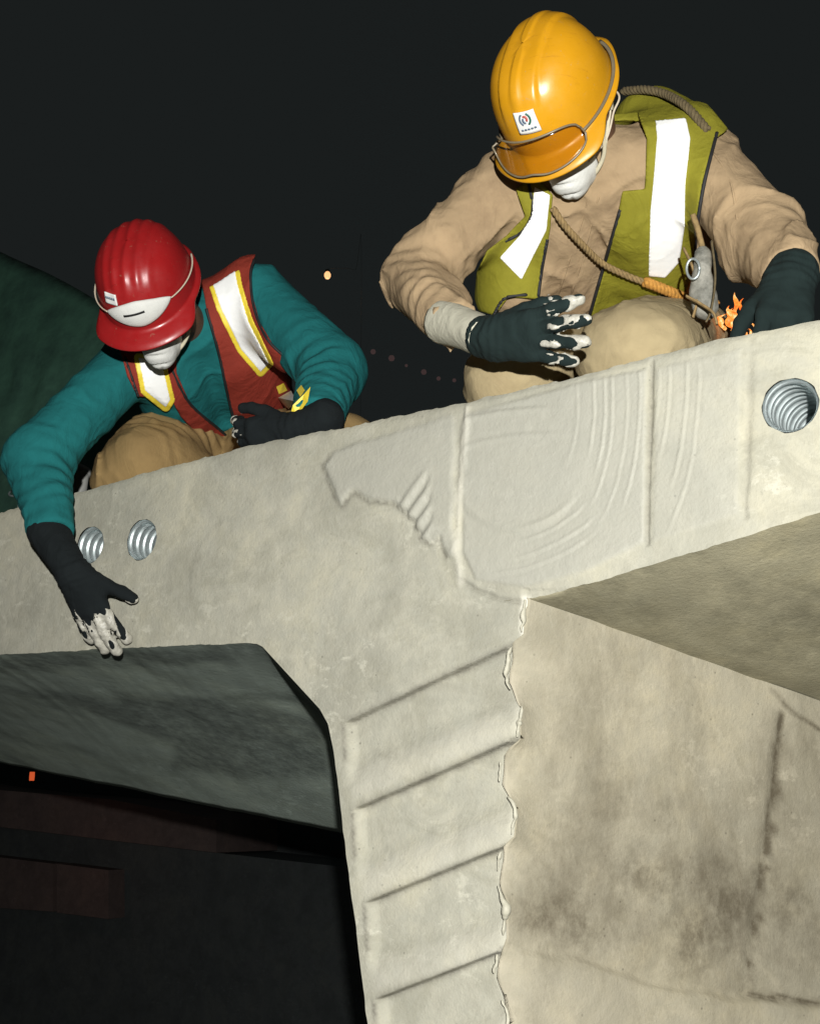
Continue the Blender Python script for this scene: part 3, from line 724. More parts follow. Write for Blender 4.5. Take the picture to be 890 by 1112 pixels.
def out_one(f, name, mat, parent):      # only the largest connected piece
    V, Q = f.mesh(); lab = np.arange(len(V))
    while True:
        m = lab[Q].min(1); new = lab.copy()
        for c in range(4): np.minimum.at(new, Q[:, c], m)
        if np.array_equal(new, lab): break
        lab = new[new]
    ids, cnt = np.unique(lab, return_counts=True); k = ids[cnt.argmax()]; Q = Q[lab[Q[:, 0]] == k]; u = np.unique(Q); r = np.full(len(V), -1); r[u] = np.arange(len(u))
    return build(name, V[u], r[Q], mat, parent)
def make_person(sp):
    J = sp['J']; root = thing('person', sp['root'], sp['label'], 'person', None)
    shL, shR, elL, elR, wrL, wrR, pel, hd = (np.array(J[k]) for k in ('shL', 'shR', 'elL', 'elR', 'wrL', 'wrR', 'pel', 'head'))
    mid = (shL+shR)/2; ax = nrm(mid-pel); lat = nrm((shR-shL)-((shR-shL)@ax)*ax); cam_d = nrm(CAM-mid); ch = nrm(cam_d-(cam_d@ax)*ax-(cam_d@lat)*lat)
    R = head_axes(hd, *sp['head_rot']); hel = Helmet(hd, R, **sp['helmet'])
    allp = np.array([shL, shR, elL, elR, wrL, wrR, pel, hd]); lo, hi = allp.min(0)-.17, allp.max(0)+.17
    hw = np.linalg.norm(shR-shL)/2
    # ---- torso
    T = Field(lo, hi, .006); bulk = sp.get('bulk', 1.0)
    for s in (-1, 1):
        T.cap(pel+lat*s*.075, mid+lat*s*hw*.55-ax*.06+ch*.01, .115*bulk, .105*bulk, .05)
        T.cap(mid+lat*s*hw*.42-ax*.09+ch*.045, mid+lat*s*hw*.45-ax*.2+ch*.03, .075*bulk, .08*bulk, .06)
    for q0, q1, rr_ in sp.get('extra', []): T.cap(q0, q1, rr_, None, .05)
    T.cap(shL+lat*.03, shR-lat*.03, .076*bulk, None, .05)
    nb = mid+ax*.035+ch*.0; nk = hel.l2w((0, -.035, -.10))
    for q0, q1, rr_ in sp.get('hump', []): T.cap(q0, q1, rr_, None, .05)
    T.cap(mid-lat*hw*.55+ax*.0, nb, .065, .06, .05); T.cap(mid+lat*hw*.55, nb, .065, .06, .05)
    A = T.copy()
    # ---- sleeves
    def sleeve(sh, el, wr, r):
        A.cap(sh, el, r[0], r[1], .04); d = nrm(wr-el)
        g = Field(np.minimum(el, wr)-.12, np.maximum(el, wr)+.12, .006); g.cap(el, wr, r[1], r[2], .0)
        sl, X = g.block(g.o, g.o+g.h*g.n); cut = np.maximum(g.F[sl], (X-wr)@d); g.F[sl] = cut
        # resample onto A
        sl, X = A.block(np.minimum(el, wr)-.12, np.maximum(el, wr)+.12); sh_ = X.shape[:-1]; v = g.sample(X.reshape(-1, 3)).reshape(sh_); A.merge(sl, v, .025)
    sleeve(shL, elL, wrL, sp['rL']); sleeve(shR, elR, wrR, sp['rR'])
    # collar
    cr = sp.get('collar', .062); cn = nrm(nk-nb); ca = nrm(np.cross(cn, lat)); cb = np.cross(cn, ca); ring = [nb+cn*.004+cr*(math.cos(t)*ca+math.sin(t)*cb) for t in np.linspace(0, 2*math.pi, 17)]
    for a_, b_ in zip(ring[:-1], ring[1:]): A.cap(a_, b_, .014, None, .025)
    folds = [(elL, (elL-shL)/np.linalg.norm(elL-shL)+(wrL-elL)/np.linalg.norm(wrL-elL), .040, .0065, .13), (elR, (elR-shR)/np.linalg.norm(elR-shR)+(wrR-elR)/np.linalg.norm(wrR-elR), .040, .0065, .13),
             (wrL*.7+elL*.3, wrL-elL, .045, .0045, .09), (wrR*.7+elR*.3, wrR-elR, .045, .0045, .09), (shL*.8+mid*.2, lat+ax*.6, .055, .006, .11), (shR*.8+mid*.2, lat-ax*.6, .055, .006, .11)]
    cloth_wrinkle(A, folds, *sp.get('wr', (.006, .008)), seed=sp['seed'])
    # ---- body: one continuous skin under the clothes
    Bf = Field(np.minimum(lo, np.array([lo[0], lo[1], .0]))-.02, hi+np.array([.05, .25, .02]), .0065)
    for s in (-1, 1): Bf.cap(pel+lat*s*.06, mid+lat*s*hw*.5-ax*.05, .09, .085, .05)
    Bf.cap(shL, shR, .05, None, .04); Bf.cap(mid, nk, .058, .054, .03); Bf.cap(nk, hel.l2w((0, -.01, -.05)), .054, .06, .03)
    for sh, el, wr, hn in ((shL, elL, wrL, J['handL']), (shR, elR, wrR, J['handR'])):
        Bf.cap(sh, el, .048, .038, .03); Bf.cap(el, wr, .038, .026, .02); Bf.cap(wr, wr+(np.array(hn)-wr)*.8, .024, .012, .02)
    for hp_, kn, an, to in sp['legs']:
        Bf.cap(pel*.55+np.array(hp_)*.45, kn, .075, .05, .04); Bf.cap(kn, an, .05, .035, .02); Bf.cap(an, to, .035, .025, .02)
    Bf.ell(hel.l2w((0, -.005, -.005)), R, (.076, .098, .108), .02); Bf.ell(hel.l2w((0, .035, -.075)), R, (.058, .062, .072), .03)
    Bf.cap(hel.l2w((0, .094, -.030)), hel.l2w((0, .108, -.066)), .010, .015, .01)
    for s in (-1, 1):
        Bf.ell(hel.l2w((s*.078, -.004, -.052)), R, (.010, .020, .033), .008); Bf.cap(hel.l2w((s*.012, .084, -.018)), hel.l2w((s*.045, .078, -.02)), .010, .009, .012)
    Bf.cap(hel.l2w((-.022, .083, -.098)), hel.l2w((.022, .083, -.098)), .010, .010, .01)
    body = out(Bf, 'body', M['skin'], root)
    for s in (-1, 1):
        e = hel.l2w((s*.031, .080, -.034)); V, F = lathe([(.0001, .012), (.006, .0105), (.010, .006), (.012, 0), (.010, -.006), (.0001, -.012)], 16, e, R[:, 1]); build('eye', V, F, M['eye'], body)
    # short hair under the helmet
    Hf = Field(hd-.2, hd+.2, .006); Hf.ell(hel.l2w((0, -.018, .0)), R, (.083, .100, .105), 0)
    sl, X = Hf.block(hd-.2, hd+.2); q = (X-hd)@R; Hf.F[sl] = np.maximum(np.maximum(Hf.F[sl], q[..., 1]-.035+.5*np.maximum(-q[..., 2]-.02, 0)*2), -q[..., 2]-.085)
    idx, P = Hf.band(.02); Hf.F[idx] -= .002*vnoise(P, 90, 3); out(Hf, 'hair', M['hair'], body)
    shirt = out(A, 'shirt', M[sp['shirt']], root)
    # ---- trousers
    Lf = Field(np.array([lo[0]-.05, min(k[1][1] for k in sp['legs'])-.15, -.02]), np.array([hi[0]+.1, hi[1]+.30, pel[2]+.22]), .007)
    Lf.cap(pel-lat*.07, pel+lat*.07, .125, None, .05); Lf.cap(pel, pel+ax*.06, .12, .11, .05); tf = []
    for hp_, kn, an, to in sp['legs']:
        rr = sp.get('legr', (.11, .088, .07)); Lf.cap(hp_, kn, rr[0], rr[1], .05); Lf.cap(kn, an, rr[1]*.95, rr[2], .03)
        tf.append((np.array(kn)+(np.array(hp_)-kn)*.25, (np.array(hp_)-kn)*.5+lat*.15, .055, .008, .18))
    for hp_, kn, an, to in sp['legs']:
        hp_ = np.array(hp_); e1 = nrm(hp_-kn); e2 = nrm(np.cross(e1, [0, 0, 1])); rr = sp.get('legr')
        for s_ in (-1, 1): Lf.cap(kn+e2*s_*.042+e1*.05, hp_+e2*s_*.03, rr[1]*.78, rr[0]*.9, .04)
    for q0, q1, r0_, r1_ in sp.get('thigh', []): Lf.cap(q0, q1, r0_, r1_, .04)
    idx, P = Lf.band(.03); kn = np.array(sp['legs'][sp['front_leg']][1]); hp_ = np.array(sp['legs'][sp['front_leg']][0]); e1 = nrm(hp_-kn); e2 = nrm(np.cross(e1, [0, 0, 1])); e3 = np.cross(e1, e2)
    Q = np.stack([P@e1*2.5+1.5*(P@e2)*2.5, P@e2*10, P@e3*10], -1); Q += .5*np.stack([vnoise(P, 6, 71), vnoise(P, 6, 72), vnoise(P, 6, 73)], -1)
    r = 1-np.abs(vnoise(Q, 1.0, 74)); r2 = 1-np.abs(vnoise(Q, 2.1, 75)); Lf.F[idx] -= .010*(r**5-.15)+.0035*(r2**5-.15)
    cloth_wrinkle(Lf, tf, .003, .004, seed=sp['seed']+40); Lf.F[:, :, :2] = np.maximum(Lf.F[:, :, :2], .01)
    tro = out(Lf, 'trousers', M[sp['trousers']], root)
    for hp_, kn, an, to in sp['legs']:
        g = Field(np.minimum(an, to)-.1, np.maximum(an, to)+.1, .007); g.cap(an, to, .048, .04, .02); g.cap(an, np.array(an)*.8+np.array(kn)*.2, .05, .055, .02); out(g, 'boot', M['boot'], root)
    # ---- vest
    for sh, el in ((shL, elL), (shR, elR)): T.cap(sh, sh*.45+el*.55, sp['rL'][0]+.001, sp['rL'][1]+.001, .04)
    Tw = T.copy(); cloth_wrinkle(Tw, [], .004, .004, seed=sp['seed']+70)
    idx, P = Tw.band(.05); px, py, z = proj(P); mpp = z/FPX; bk = (P-mid)@ch
    up = (P-pel)@ax; top = np.linalg.norm(mid-pel)
    back = np.maximum(np.maximum(.02+bk, up-top-.07), np.maximum(.06-up, np.abs((P-mid)@lat)-hw*1.02))
    pm = np.full(len(P), 1e3)
    for pl in sp['vest']: pm = np.minimum(pm, poly_sd(px, py, pl)+1.0*vnoise(P, 10, 31))
    mask = np.minimum(pm*mpp, back)
    def maskfun(Pq, polys, grow, nz, backed):
        x, y, zz = proj(Pq); d = np.full(len(Pq), 1e3)
        for pl in polys: d = np.minimum(d, poly_sd(x, y, pl))
        m = (d-grow+nz*vnoise(Pq, 12, 31))*zz/FPX; b_ = (Pq-mid)@ch
        if backed:
            u_ = (Pq-pel)@ax; return np.minimum(m, np.maximum(np.maximum(.02+b_, u_-top-.07), np.maximum(.06-u_, np.abs((Pq-mid)@lat)-hw*1.02)))
        return np.maximum(m, -.015-b_)
    def shellcut(off, th, polys, grow, nz, backed, hh):
        m = maskfun(P, polys, grow, nz, backed); near = P[(m < .02)]; g = Field(near.min(0)-.02, near.max(0)+.02, hh)
        ax_ = [g.o[i_]+hh*np.arange(g.n[i_]) for i_ in range(3)]; X = np.stack(np.meshgrid(*ax_, indexing='ij'), -1).reshape(-1, 3)
        f = Tw.sample(X); f[~np.all((X > Tw.o) & (X < Tw.o+Tw.h*(Tw.n-1)), axis=1)] = .5
        sel = np.abs(f-off) < .035; v = np.full(len(X), .03); Xs = X[sel]; v[sel] = np.maximum(np.maximum(f[sel]-off, off-th-f[sel]), maskfun(Xs, polys, grow, nz, backed)); g.F = v.reshape(g.n); return g
    vest = out(shellcut(.0195, .016, sp['vest'], 0, 1.0, True, .0042), 'vest', M[sp['vest_mat']], root)
    for pl in sp['strips']:
        if sp.get('strip_edge'): out_one(shellcut(.0215, .012, [pl], sp['strip_edge'], 1.0, False, .0034), 'flare_border', M['strip_edge'], vest)  # yellow flare round the tape, painted as a border
        out_one(shellcut(.0235, .012, [pl], 0, .6, False, .0034), 'reflective_strip', M['strip'], vest)
    for pl in sp['piping']:
        D = smooth_path([(x, y, 0) for x, y in pl], 40); hp_ = [Tw.hit(x, y, .0200) for x, y, _ in D]; hp_ = [q for q in hp_ if q is not None]
        if len(hp_) > 3:
            V, F = tube(np.array(hp_), .0038, 6); build('piping', V, F, M['piping'], vest)
    sp['Tw'] = Tw
    for pl in sp.get('seams', []):
        hp_ = [A.hit(x, y, .0) for x, y, _ in smooth_path([(x, y, 0) for x, y in pl], 40)]; hp_ = [q for q in hp_ if q is not None]
        if len(hp_) > 3: V, F = tube(smooth_path(hp_[::3], 60), .0026, 6); build('seam', V, F, M[sp['shirt']], shirt)
    # ---- helmet and what is on the head
    V, F = hel.mesh(); hm = build('helmet', V, F, M[sp['helmet_mat']], root)
    for s in (-1, 1):
        V, F = tube(smooth_path([hel.l2w(q) for q in ((s*.100, .035, .0), (s*.088, .045, -.05), (s*.070, .060, -.105), (s*.035, .075, -.142), (0, .078, -.148))], 40), .0045, 6, .5); build('chin_strap', V, F, M['strap'], hm)
        V, F = tube(smooth_path([hel.l2w(q) for q in ((s*.095, -.055, .0), (s*.090, -.02, -.045), (s*.074, .05, -.095))], 30), .004, 6, .5); build('chin_strap', V, F, M['strap'], hm)
        V, F = lathe([(.001, -.004), (.008, -.004), (.009, .0), (.008, .004), (.001, .004)], 14, hel.l2w((s*.089, -.012, -.052)), R[:, 0]); build('buckle', V, F, M['strap'], hm)
    # respirator cup over nose and mouth
    nu, nv = 40, 22; V = []
    mc = np.array([0, .086, -.111])
    for j in range(nv+1):
        t = j/nv
        for i in range(nu):
            a_ = 2*math.pi*i/nu; rr = math.sin(t*math.pi/2)**.8; fl_ = 1+.13*np.clip((t-.86)/.14, 0, 1); wx = .043*rr*fl_*math.cos(a_); wz = .056*rr*fl_*math.sin(a_)
            dep = .052*math.cos(t*math.pi/2)**.6; dep *= 1-.10*math.exp(-((wz-.018+9*wx*wx)/.0035)**2)-.12*math.exp(-((wz+.014+9*wx*wx)/.004)**2)-.08*math.exp(-((wx-.016-.45*wz)/.004)**2)*np.clip((.0-wz)/.03, 0, 1)
            nose = .008*math.exp(-(wx/.02)**2)*np.clip((wz-.02)/.03, 0, 1)
            V.append(hel.l2w(mc+np.array([wx, dep+nose-.012*t*t-.25*abs(wx)*t, wz])))
    F = [[j*nu+i, j*nu+(i+1) % nu, (j+1)*nu+(i+1) % nu, (j+1)*nu+i] for j in range(nv) for i in range(nu)]
    k0 = len(V); V += [v-R[:, 1]*.006 for v in V[:]]; F += [[q+k0 for q in f[::-1]] for f in F[:]]
    e0 = nv*nu; F += [[e0+i, e0+(i+1) % nu, k0+e0+(i+1) % nu, k0+e0+i] for i in range(nu)]
    fm = build('dust_mask', np.array(V), F, M['mask'], root)
    for s in (-1, 1):
        for z0_, z1_ in ((-.10, -.07), (-.075, .0)):
            V, F = tube(smooth_path([hel.l2w(q) for q in ((s*.044, .078, z0_), (s*.079, .04, (z0_+z1_)/2), (s*.088, -.01, z1_), (s*.084, -.06, z1_), (0, -.116, z1_+.005))], 40), .0022, 6); build('elastic_band', V, F, M['elastic'], fm)
    return root, hel, hm, dict(A=A, T=Tw, L=Lf, mid=mid, ax=ax, lat=lat, ch=ch)
M['eye'] = plain('eye', (.5, .48, .44), .2)

def leg(knee_px, Y, ankle_off, z=.09, hip=None):
    k = pt(*knee_px, Y); k[2] = z if z else k[2]
    a = k+np.array(ankle_off); t = a+np.array([0, .10, -.03]); return [np.array(hip), k, a, t]

# ---------------- worker in the red helmet
pelA = pt(258, 440, .70); pelA[2] = .30
JA = dict(shL=pt(142, 396, .12), shR=pt(282, 322, .25), elL=pt(42, 498, -.10), wrL=pt(56, 580, -.145), elR=pt(360, 402, .25), wrR=pt(342, 458, .08),
          pel=pelA, head=pt(162, 312, -.10), handL=pt(95, 650, -.11), handR=pt(300, 474, .04))
specA = dict(J=JA, root=(pelA[0], pelA[1], 0.0), seed=11, label='kneeling worker in red helmet and teal shirt, reaching down over the slab edge',
    head_rot=(40, 26, 26), helmet=dict(ridge='ribs'), helmet_mat='helmet_red', shirt='shirt_teal', trousers='trousers_tan', vest_mat='vest_red', bulk=.98,
    rL=(.078, .077, .050), rR=(.080, .080, .058), wr=(.004, .005),
    legs=[leg((158, 488), .15, (.06, .40, -.04), .105, pelA+np.array([-.08, -.06, .06])), leg((372, 476), .30, (.02, .38, -.02), .085, pelA+np.array([.10, -.02, -.02]))],
    legr=(.135, .095, .075), front_leg=0, thigh=[(pt(136, 522, .14), pt(192, 472, .36), .080, .100)],
    vest=[[(212, 270), (228, 262), (285, 262), (272, 288), (273, 315), (281, 350), (300, 380), (318, 392), (334, 404), (340, 430), (330, 452), (310, 470), (262, 490), (250, 440), (238, 385), (224, 335)],
          [(128, 372), (192, 378), (192, 405), (206, 438), (240, 468), (262, 488), (250, 496), (212, 470), (196, 452), (186, 432), (150, 430), (138, 408)]],
    strips=[[(222, 262), (249, 262), (258, 310), (270, 350), (292, 395), (283, 404), (262, 380), (240, 335), (228, 300)], [(150, 388), (176, 392), (185, 434), (180, 442), (158, 424)]],
    strip_edge=4.8, piping=[[(224, 335), (238, 385), (250, 440), (264, 490)], [(276, 282), (272, 300), (276, 335), (290, 368), (312, 390)], [(186, 400), (206, 438), (240, 468), (262, 488)], [(136, 388), (144, 412), (150, 430)]])
pA, helA, hmA, gA = make_person(specA)
# crumpled lower tape at his side
vestA = [c for c in pA.children if c.name.startswith('vest')][0]
for k, pl in enumerate([[(302, 432), (316, 424), (322, 436), (312, 446)], [(318, 440), (330, 428), (337, 420), (334, 436), (322, 452), (314, 455)], [(300, 420), (308, 416), (312, 424), (303, 428)], [(322, 424), (327, 418), (331, 424), (326, 431)], [(306, 448), (316, 447), (320, 456), (310, 462)]]):
    h = [min((q for q in (gA['T'].hit(x, y, .021), gA['A'].hit(x, y, .004)) if q is not None), key=lambda q: np.linalg.norm(q-CAM), default=None) for x, y in pl]
    if all(q is not None for q in h):
        c = np.mean(h, 0); nn = nrm(CAM-c); n = len(h); V = [q+nn*.001 for q in h]+[q+nn*(.006+.004*((i+k) % 2)) for i, q in enumerate(h)]
        F = [list(range(n)), [n+i for i in range(n)][::-1]]+[[i, (i+1) % n, n+(i+1) % n, n+i][::-1] for i in range(n)]
        build('reflective_strip', V, F, M['strip_edge'] if k else M['strip'], vestA, smooth=False)
def add_glove(root, mat, Wp, d, thumb, curls, seed, start, tstart, streak=.03, holes=0.0, thick=.0012, **kw):
    f, g = glove_field(Wp, d, thumb, curls, **kw); gl = out(f, 'glove', M[mat], root)
    if start is not None:
        e = smear(f, g, start, tstart, seed, streak, thick, holes=holes); V, Q = e.mesh()
        if len(V): build('epoxy_smear', V, Q, M['epoxy'], gl)
    return gl, g
c_, v_, r_ = frame_to_cam(JA['wrL'])
w = pt(80, 622, -.135)
add_glove(pA, 'glove', w, pt(106, 680, -.070)-w, r_*.85+v_*.1+c_*.55, [(.05, .15, .15), (.0, .12, .15), (.05, .15, .15), (.1, .2, .15)], 5, .112, .012, holes=.10, streak=.05, thick=.0016, cuff=pt(52, 576, -.145), sc=1.06, spread=.10, thumb_c=(.75, .55))
w = pt(316, 468, .055); c_, v_, r_ = frame_to_cam(w)
add_glove(pA, 'glove', w, pt(254, 478, .005)-w, v_+c_*.2, [(.5, .7, .5), (.55, .8, .5), (.6, .9, .5), (.6, .9, .5)], 15, .135, .006, cuff=pt(352, 455, .085), spread=.05, thumb_c=(.35, .1))

# ---------------- worker in the amber helmet
pelB = pt(690, 345, .68); pelB[2] = .36
JB = dict(shL=pt(548, 200, .10), shR=pt(754, 178, .24), elL=pt(450, 303, .03), wrL=pt(492, 354, -.085), elR=pt(832, 262, .20), wrR=pt(860, 300, .10),
          pel=pelB, head=pt(605, 108, -.04), handL=pt(580, 366, -.14), handR=pt(854, 325, .06))
specB = dict(J=JB, root=(pelB[0], pelB[1], 0.0), seed=23, label='kneeling worker in yellow helmet and lime vest, paste smeared on his fingers',
    seams=[[(650, 212), (640, 250), (626, 300), (616, 330)], [(640, 212), (628, 250), (612, 300), (602, 330)], [(760, 150), (790, 190), (800, 240)]], head_rot=(38, 38, 33), extra=[(pt(566, 255, .20), pt(562, 318, .24), .072)], hump=[(pt(708, 140, .27), pt(745, 160, .25), .066)], helmet=dict(ridge='wide'), helmet_mat='helmet_yellow', shirt='shirt_tan', trousers='trousers_beige', vest_mat='vest_lime', bulk=1.0,
    rL=(.074, .066, .050), rR=(.078, .076, .056), wr=(.007, .012),
    legs=[leg((556, 428), .10, (-.06, .40, -.02), .085, pelB+np.array([-.10, -.02, -.02])), leg((694, 388), .12, (.03, .40, -.02), .085, pelB+np.array([.10, -.02, -.02]))],
    legr=(.11, .090, .075), front_leg=1, thigh=[(pt(668, 386, .11), pt(706, 374, .13), .076, .074)],
    vest=[[(668, 80), (745, 85), (790, 140), (776, 150), (762, 200), (755, 250), (753, 292), (740, 326), (692, 334), (640, 346), (655, 290), (672, 228), (676, 208), (700, 206), (702, 150), (690, 118)],
          [(560, 205), (580, 190), (600, 212), (597, 250), (589, 290), (584, 325), (552, 322), (536, 342), (510, 335), (516, 298), (528, 272), (550, 256), (570, 235)]],
    strips=[[(708, 92), (738, 100), (749, 150), (744, 200), (743, 245), (737, 285), (722, 302), (704, 300), (706, 230), (713, 150)], [(580, 203), (597, 212), (593, 250), (566, 304), (542, 280), (564, 256), (577, 235)]],
    piping=[[(778, 144), (764, 200), (756, 250), (753, 290)], [(574, 200), (578, 228), (568, 250), (548, 262)], [(673, 228), (655, 290), (640, 342)], [(594, 260), (588, 292), (584, 322)], [(536, 342), (548, 324), (572, 320)], [(640, 345), (692, 332), (738, 324)]])
pB, helB, hmB, gB = make_person(specB)
w = pt(536, 368, -.135); c_, v_, r_ = frame_to_cam(w)
cuffV, cuffF = tube(smooth_path([pt(480, 349, -.075), pt(502, 356, -.10), pt(528, 367, -.128)], 12), [.042, .044, .043, .042, .041, .040, .040, .039, .039, .039, .0385, .038, .038][:len(smooth_path([pt(480, 349, -.075), pt(502, 356, -.10), pt(528, 367, -.128)], 12))], 20)
build('inner_cuff', cuffV, cuffF, M['cuff'], pB)
add_glove(pB, 'glove_green', w, pt(604, 362, -.155)-w, v_*1.0+c_*.1, [(.05, .2, .2), (.05, .15, .2), (.1, .2, .2), (.12, .25, .2)], 25, .116, .022, streak=.045, holes=.42, spread=.17, cuff=pt(526, 366, -.125), cuff_r=(.040, .040), thumb_c=(.22, .05), sc=1.04, tl=.40)
w = pt(856, 306, .075); c_, v_, r_ = frame_to_cam(w)
add_glove(pB, 'glove_green', w, pt(851, 346, .03)-w, -r_+v_*.2, [(.5, .6, .4)]*4, 35, None, 0, cuff=pt(860, 298, .09), spread=.06, thumb_c=(.4, .2), cuff_r=(.048, .046), sc=1.08)
cuffP = smooth_path([pt(846, 296, .085), pt(838, 304, .07), pt(830, 306, .06)], 8); V, F = tube(cuffP, .010, 8); build('inner_cuff', V, F, M['cuff'], pB)

# stickers and the things worn on the helmets
st = helB.patch(.12, .575, .20, .165, rot=-.05, off=.004); sk = build('sticker', *st, M['sticker'], hmB)
def arc(hel, tc, pc, r0, a0, a1, wd, mat, off, par, sq=1.0):
    P = [hel.at(tc+r0*math.cos(a)*sq, pc+r0*math.sin(a), off) for a in np.linspace(a0, a1, 16)]; V, F = tube(P, wd, 5, .4); return build('emblem', V, F, mat, par)
arc(helB, .12, .625, .088, -1.2, 1.1, .0022, M['ink_green'], .0056, sk, 1.1); arc(helB, .12, .625, .088, 2.0, 4.1, .0022, M['ink'], .0056, sk, 1.1)
arc(helB, .115, .63, .040, -1.0, 2.2, .0026, M['ink_red'], .0056, sk); arc(helB, .12, .615, .044, 2.4, 4.6, .0022, M['ink'], .0056, sk)
for k in range(5): build('lettering', *helB.patch(.0+.06*k, .475, .022, .014, off=.0045, nu=3, nv=2), M['ink'], sk)
sa = helA.patch(-.42, .60, .15, .10, off=.003); sk = build('sticker', *sa, M['sticker'], hmA)
for k in range(5): build('lettering', *helA.patch(-.52+.05*k, .61, .018, .022, off=.0038, nu=3, nv=2), M['ink'], sk)
# folded spare mask on the red helmet
sm = thing('spare_dust_mask', helA.at(0, .35, .01), 'white folded dust mask strapped across the front of the red helmet', 'dust mask')
tc = .13
cup = build('mask_cup', *helA.patch(tc, .34, .70, .23, off=.006, puff=.009, shape='lens', nu=30, nv=14), M['mask'], sm)
build('slit', *helA.patch(tc-.06, .37, .20, .017, rot=.06, off=.0155, nu=12, nv=3), M['ink_black'], cup)
for s in (-1, 1):
    P = [helA.at(tc+s*t, .34-.10*(t-.5), .006) for t in np.linspace(.70, 1.9, 30)]; V, F = tube(P, .0028, 6, .6); build('elastic_band', V, F, M['elastic'], sm)
# goggles pushed up on the amber helmet
t = NT('smoky_lens'); tr = t.n('ShaderNodeBsdfTransparent'); tr.inputs[0].default_value = (.92, .87, .79, 1); gl = t.n('ShaderNodeBsdfGlossy', Roughness=.12); gl.inputs[0].default_value = (.7, .7, .7, 1)
fz = t.n('ShaderNodeFresnel', IOR=1.35); mx = t.n('ShaderNodeMixShader'); t.l(t.math('MINIMUM', fz.outputs[0], .16), mx.inputs[0]); t.l(tr.outputs[0], mx.inputs[1]); t.l(gl.outputs[0], mx.inputs[2]); t.l(mx.outputs[0], t.out.inputs[0]); M['lens'] = t.m
M['frame'] = plain('smoky_frame', (.17, .14, .09), .35)
gg = thing('safety_goggles', helB.at(0, .2, .02), 'smoky see-through safety goggles pushed up over the brim of the yellow helmet', 'goggles')
def gog(u, w):      # u across, w up; -1..1
    th = u*.80; notch = .35*math.exp(-(u/.16)**2); lo_ = -.004+.010*notch*2-.004*abs(u); hi_ = .062-.014*u*u
    mid_ = (lo_+hi_)/2; hf = (hi_-lo_)/2*max(1-abs(u)**5, 0)**.5; z = mid_+hf*w; bs = helB.loc(th, .02); ou = .030*math.cos(th)**2*(1-.55*(w*.5+.5))+.010
    d = nrm([math.sin(th)/helB.a, math.cos(th)/helB.b, 0]); return helB.l2w(np.array([bs[0]*(1-.10*(w*.5+.5)), bs[1]*(1-.10*(w*.5+.5)), 0])+d*(ou+.004)+np.array([0, 0, z]))
nu, nv = 40, 10; V = [gog(2*i/nu-1, 2*j/nv-1) for j in range(nv+1) for i in range(nu+1)]
F = [[j*(nu+1)+i, j*(nu+1)+i+1, (j+1)*(nu+1)+i+1, (j+1)*(nu+1)+i] for j in range(nv) for i in range(nu)]
lens = build('lens', V, F, M['lens'], gg); md = lens.modifiers.new('solid', 'SOLIDIFY'); md.thickness = .0015
rim = [gog(u, -1) for u in np.linspace(-1, 1, 40)]+[gog(1, w_) for w_ in np.linspace(-.8, .8, 8)]+[gog(u, 1) for u in np.linspace(1, -1, 40)]+[gog(-1, w_) for w_ in np.linspace(.8, -1, 9)]
V, F = tube(rim, .0021, 7); build('frame', V, F, M['frame'], gg)
for s in (-1, 1):
    P = [helB.at(s*t, .05, .006) for t in np.linspace(.95, 2.6, 24)]; V, F = tube([gog(s, 0)]+P, .004, 6, .5); build('strap', V, F, M['frame'], gg)

# ---------------- rope slung across the amber worker
def on(px, py, off): 
    h = gB['T'].hit(px, py, off); return h if h is not None else None
P = [on(x, y, .030) for x, y in ((600, 226), (612, 244), (630, 264), (652, 285), (675, 297), (700, 307), (725, 316), (748, 325))]
P = [q for q in P if q is not None]
rp = thing('safety_rope', P[0], 'brown twisted safety rope slung across the chest of the worker in the lime vest', 'rope')
V, F = rope_strands(smooth_path(P, 60), .0072, .032); build('rope_run', V, F, M['rope'], rp)
Q = [on(x, y, .038) for x, y in ((700, 306), (715, 312), (730, 318), (748, 325))]; Q = [q for q in Q if q is not None]
e = Q[-1]; Q += [e+nrm(RT)*.035-UP*.006, e+nrm(RT)*.06-UP*.012]
V, F = rope_strands(smooth_path(Q, 50), .0115, .028, 3); build('knot', V, F, M['rope_orange'], rp)
Q = [q+UP*o for q, o in ((on(676, 112, .02), .025), (on(700, 112, .02), .028), (on(722, 116, .02), .026), (on(745, 128, .02), .022), (on(768, 142, .02), .0)) if q is not None]
if len(Q) > 2: V, F = rope_strands(smooth_path(Q, 40), .009, .03); build('rope_shoulder', V, F, M['rope_dark'], rp)
# pouch hanging at his hip
c = pt(763, 306, .16); pf = Field(c-.12, c+.12, .005); pf.cap(c+UP*.05, c-UP*.045, .015, .020, .01); pf.cap(c-UP*.01-RT*.006, c-UP*.05+RT*.004, .016, .019, .02)
idx, P = pf.band(.02); pf.F[idx] -= .006*fbm(P, 24, 7, 3)+.004*(1-np.abs(vnoise(P, 30, 17)))**3; V, Fq = pf.mesh()
t = NT('grey_plastic'); t.col(t.ramp(t.noise(25, 5, .7), [(.35, (.10, .10, .085)), (.65, (.30, .29, .25))])); t.set(Roughness=.6, Specular_IOR_Level=.2); t.bump([(t.noise(60, 4), .5, .003)]); M['pouch'] = t.m
po = thing('plastic_pouch', c, 'small crumpled grey plastic pouch hanging at the hip of the worker in the lime vest', 'pouch')
build('bag', V, Fq, M['pouch'], po); V, F = tube(smooth_path([c+UP*.06, c+UP*.10-RT*.01, c+UP*.13-RT*.02], 12), .006, 6); build('strap', V, F, M['rope'], po)

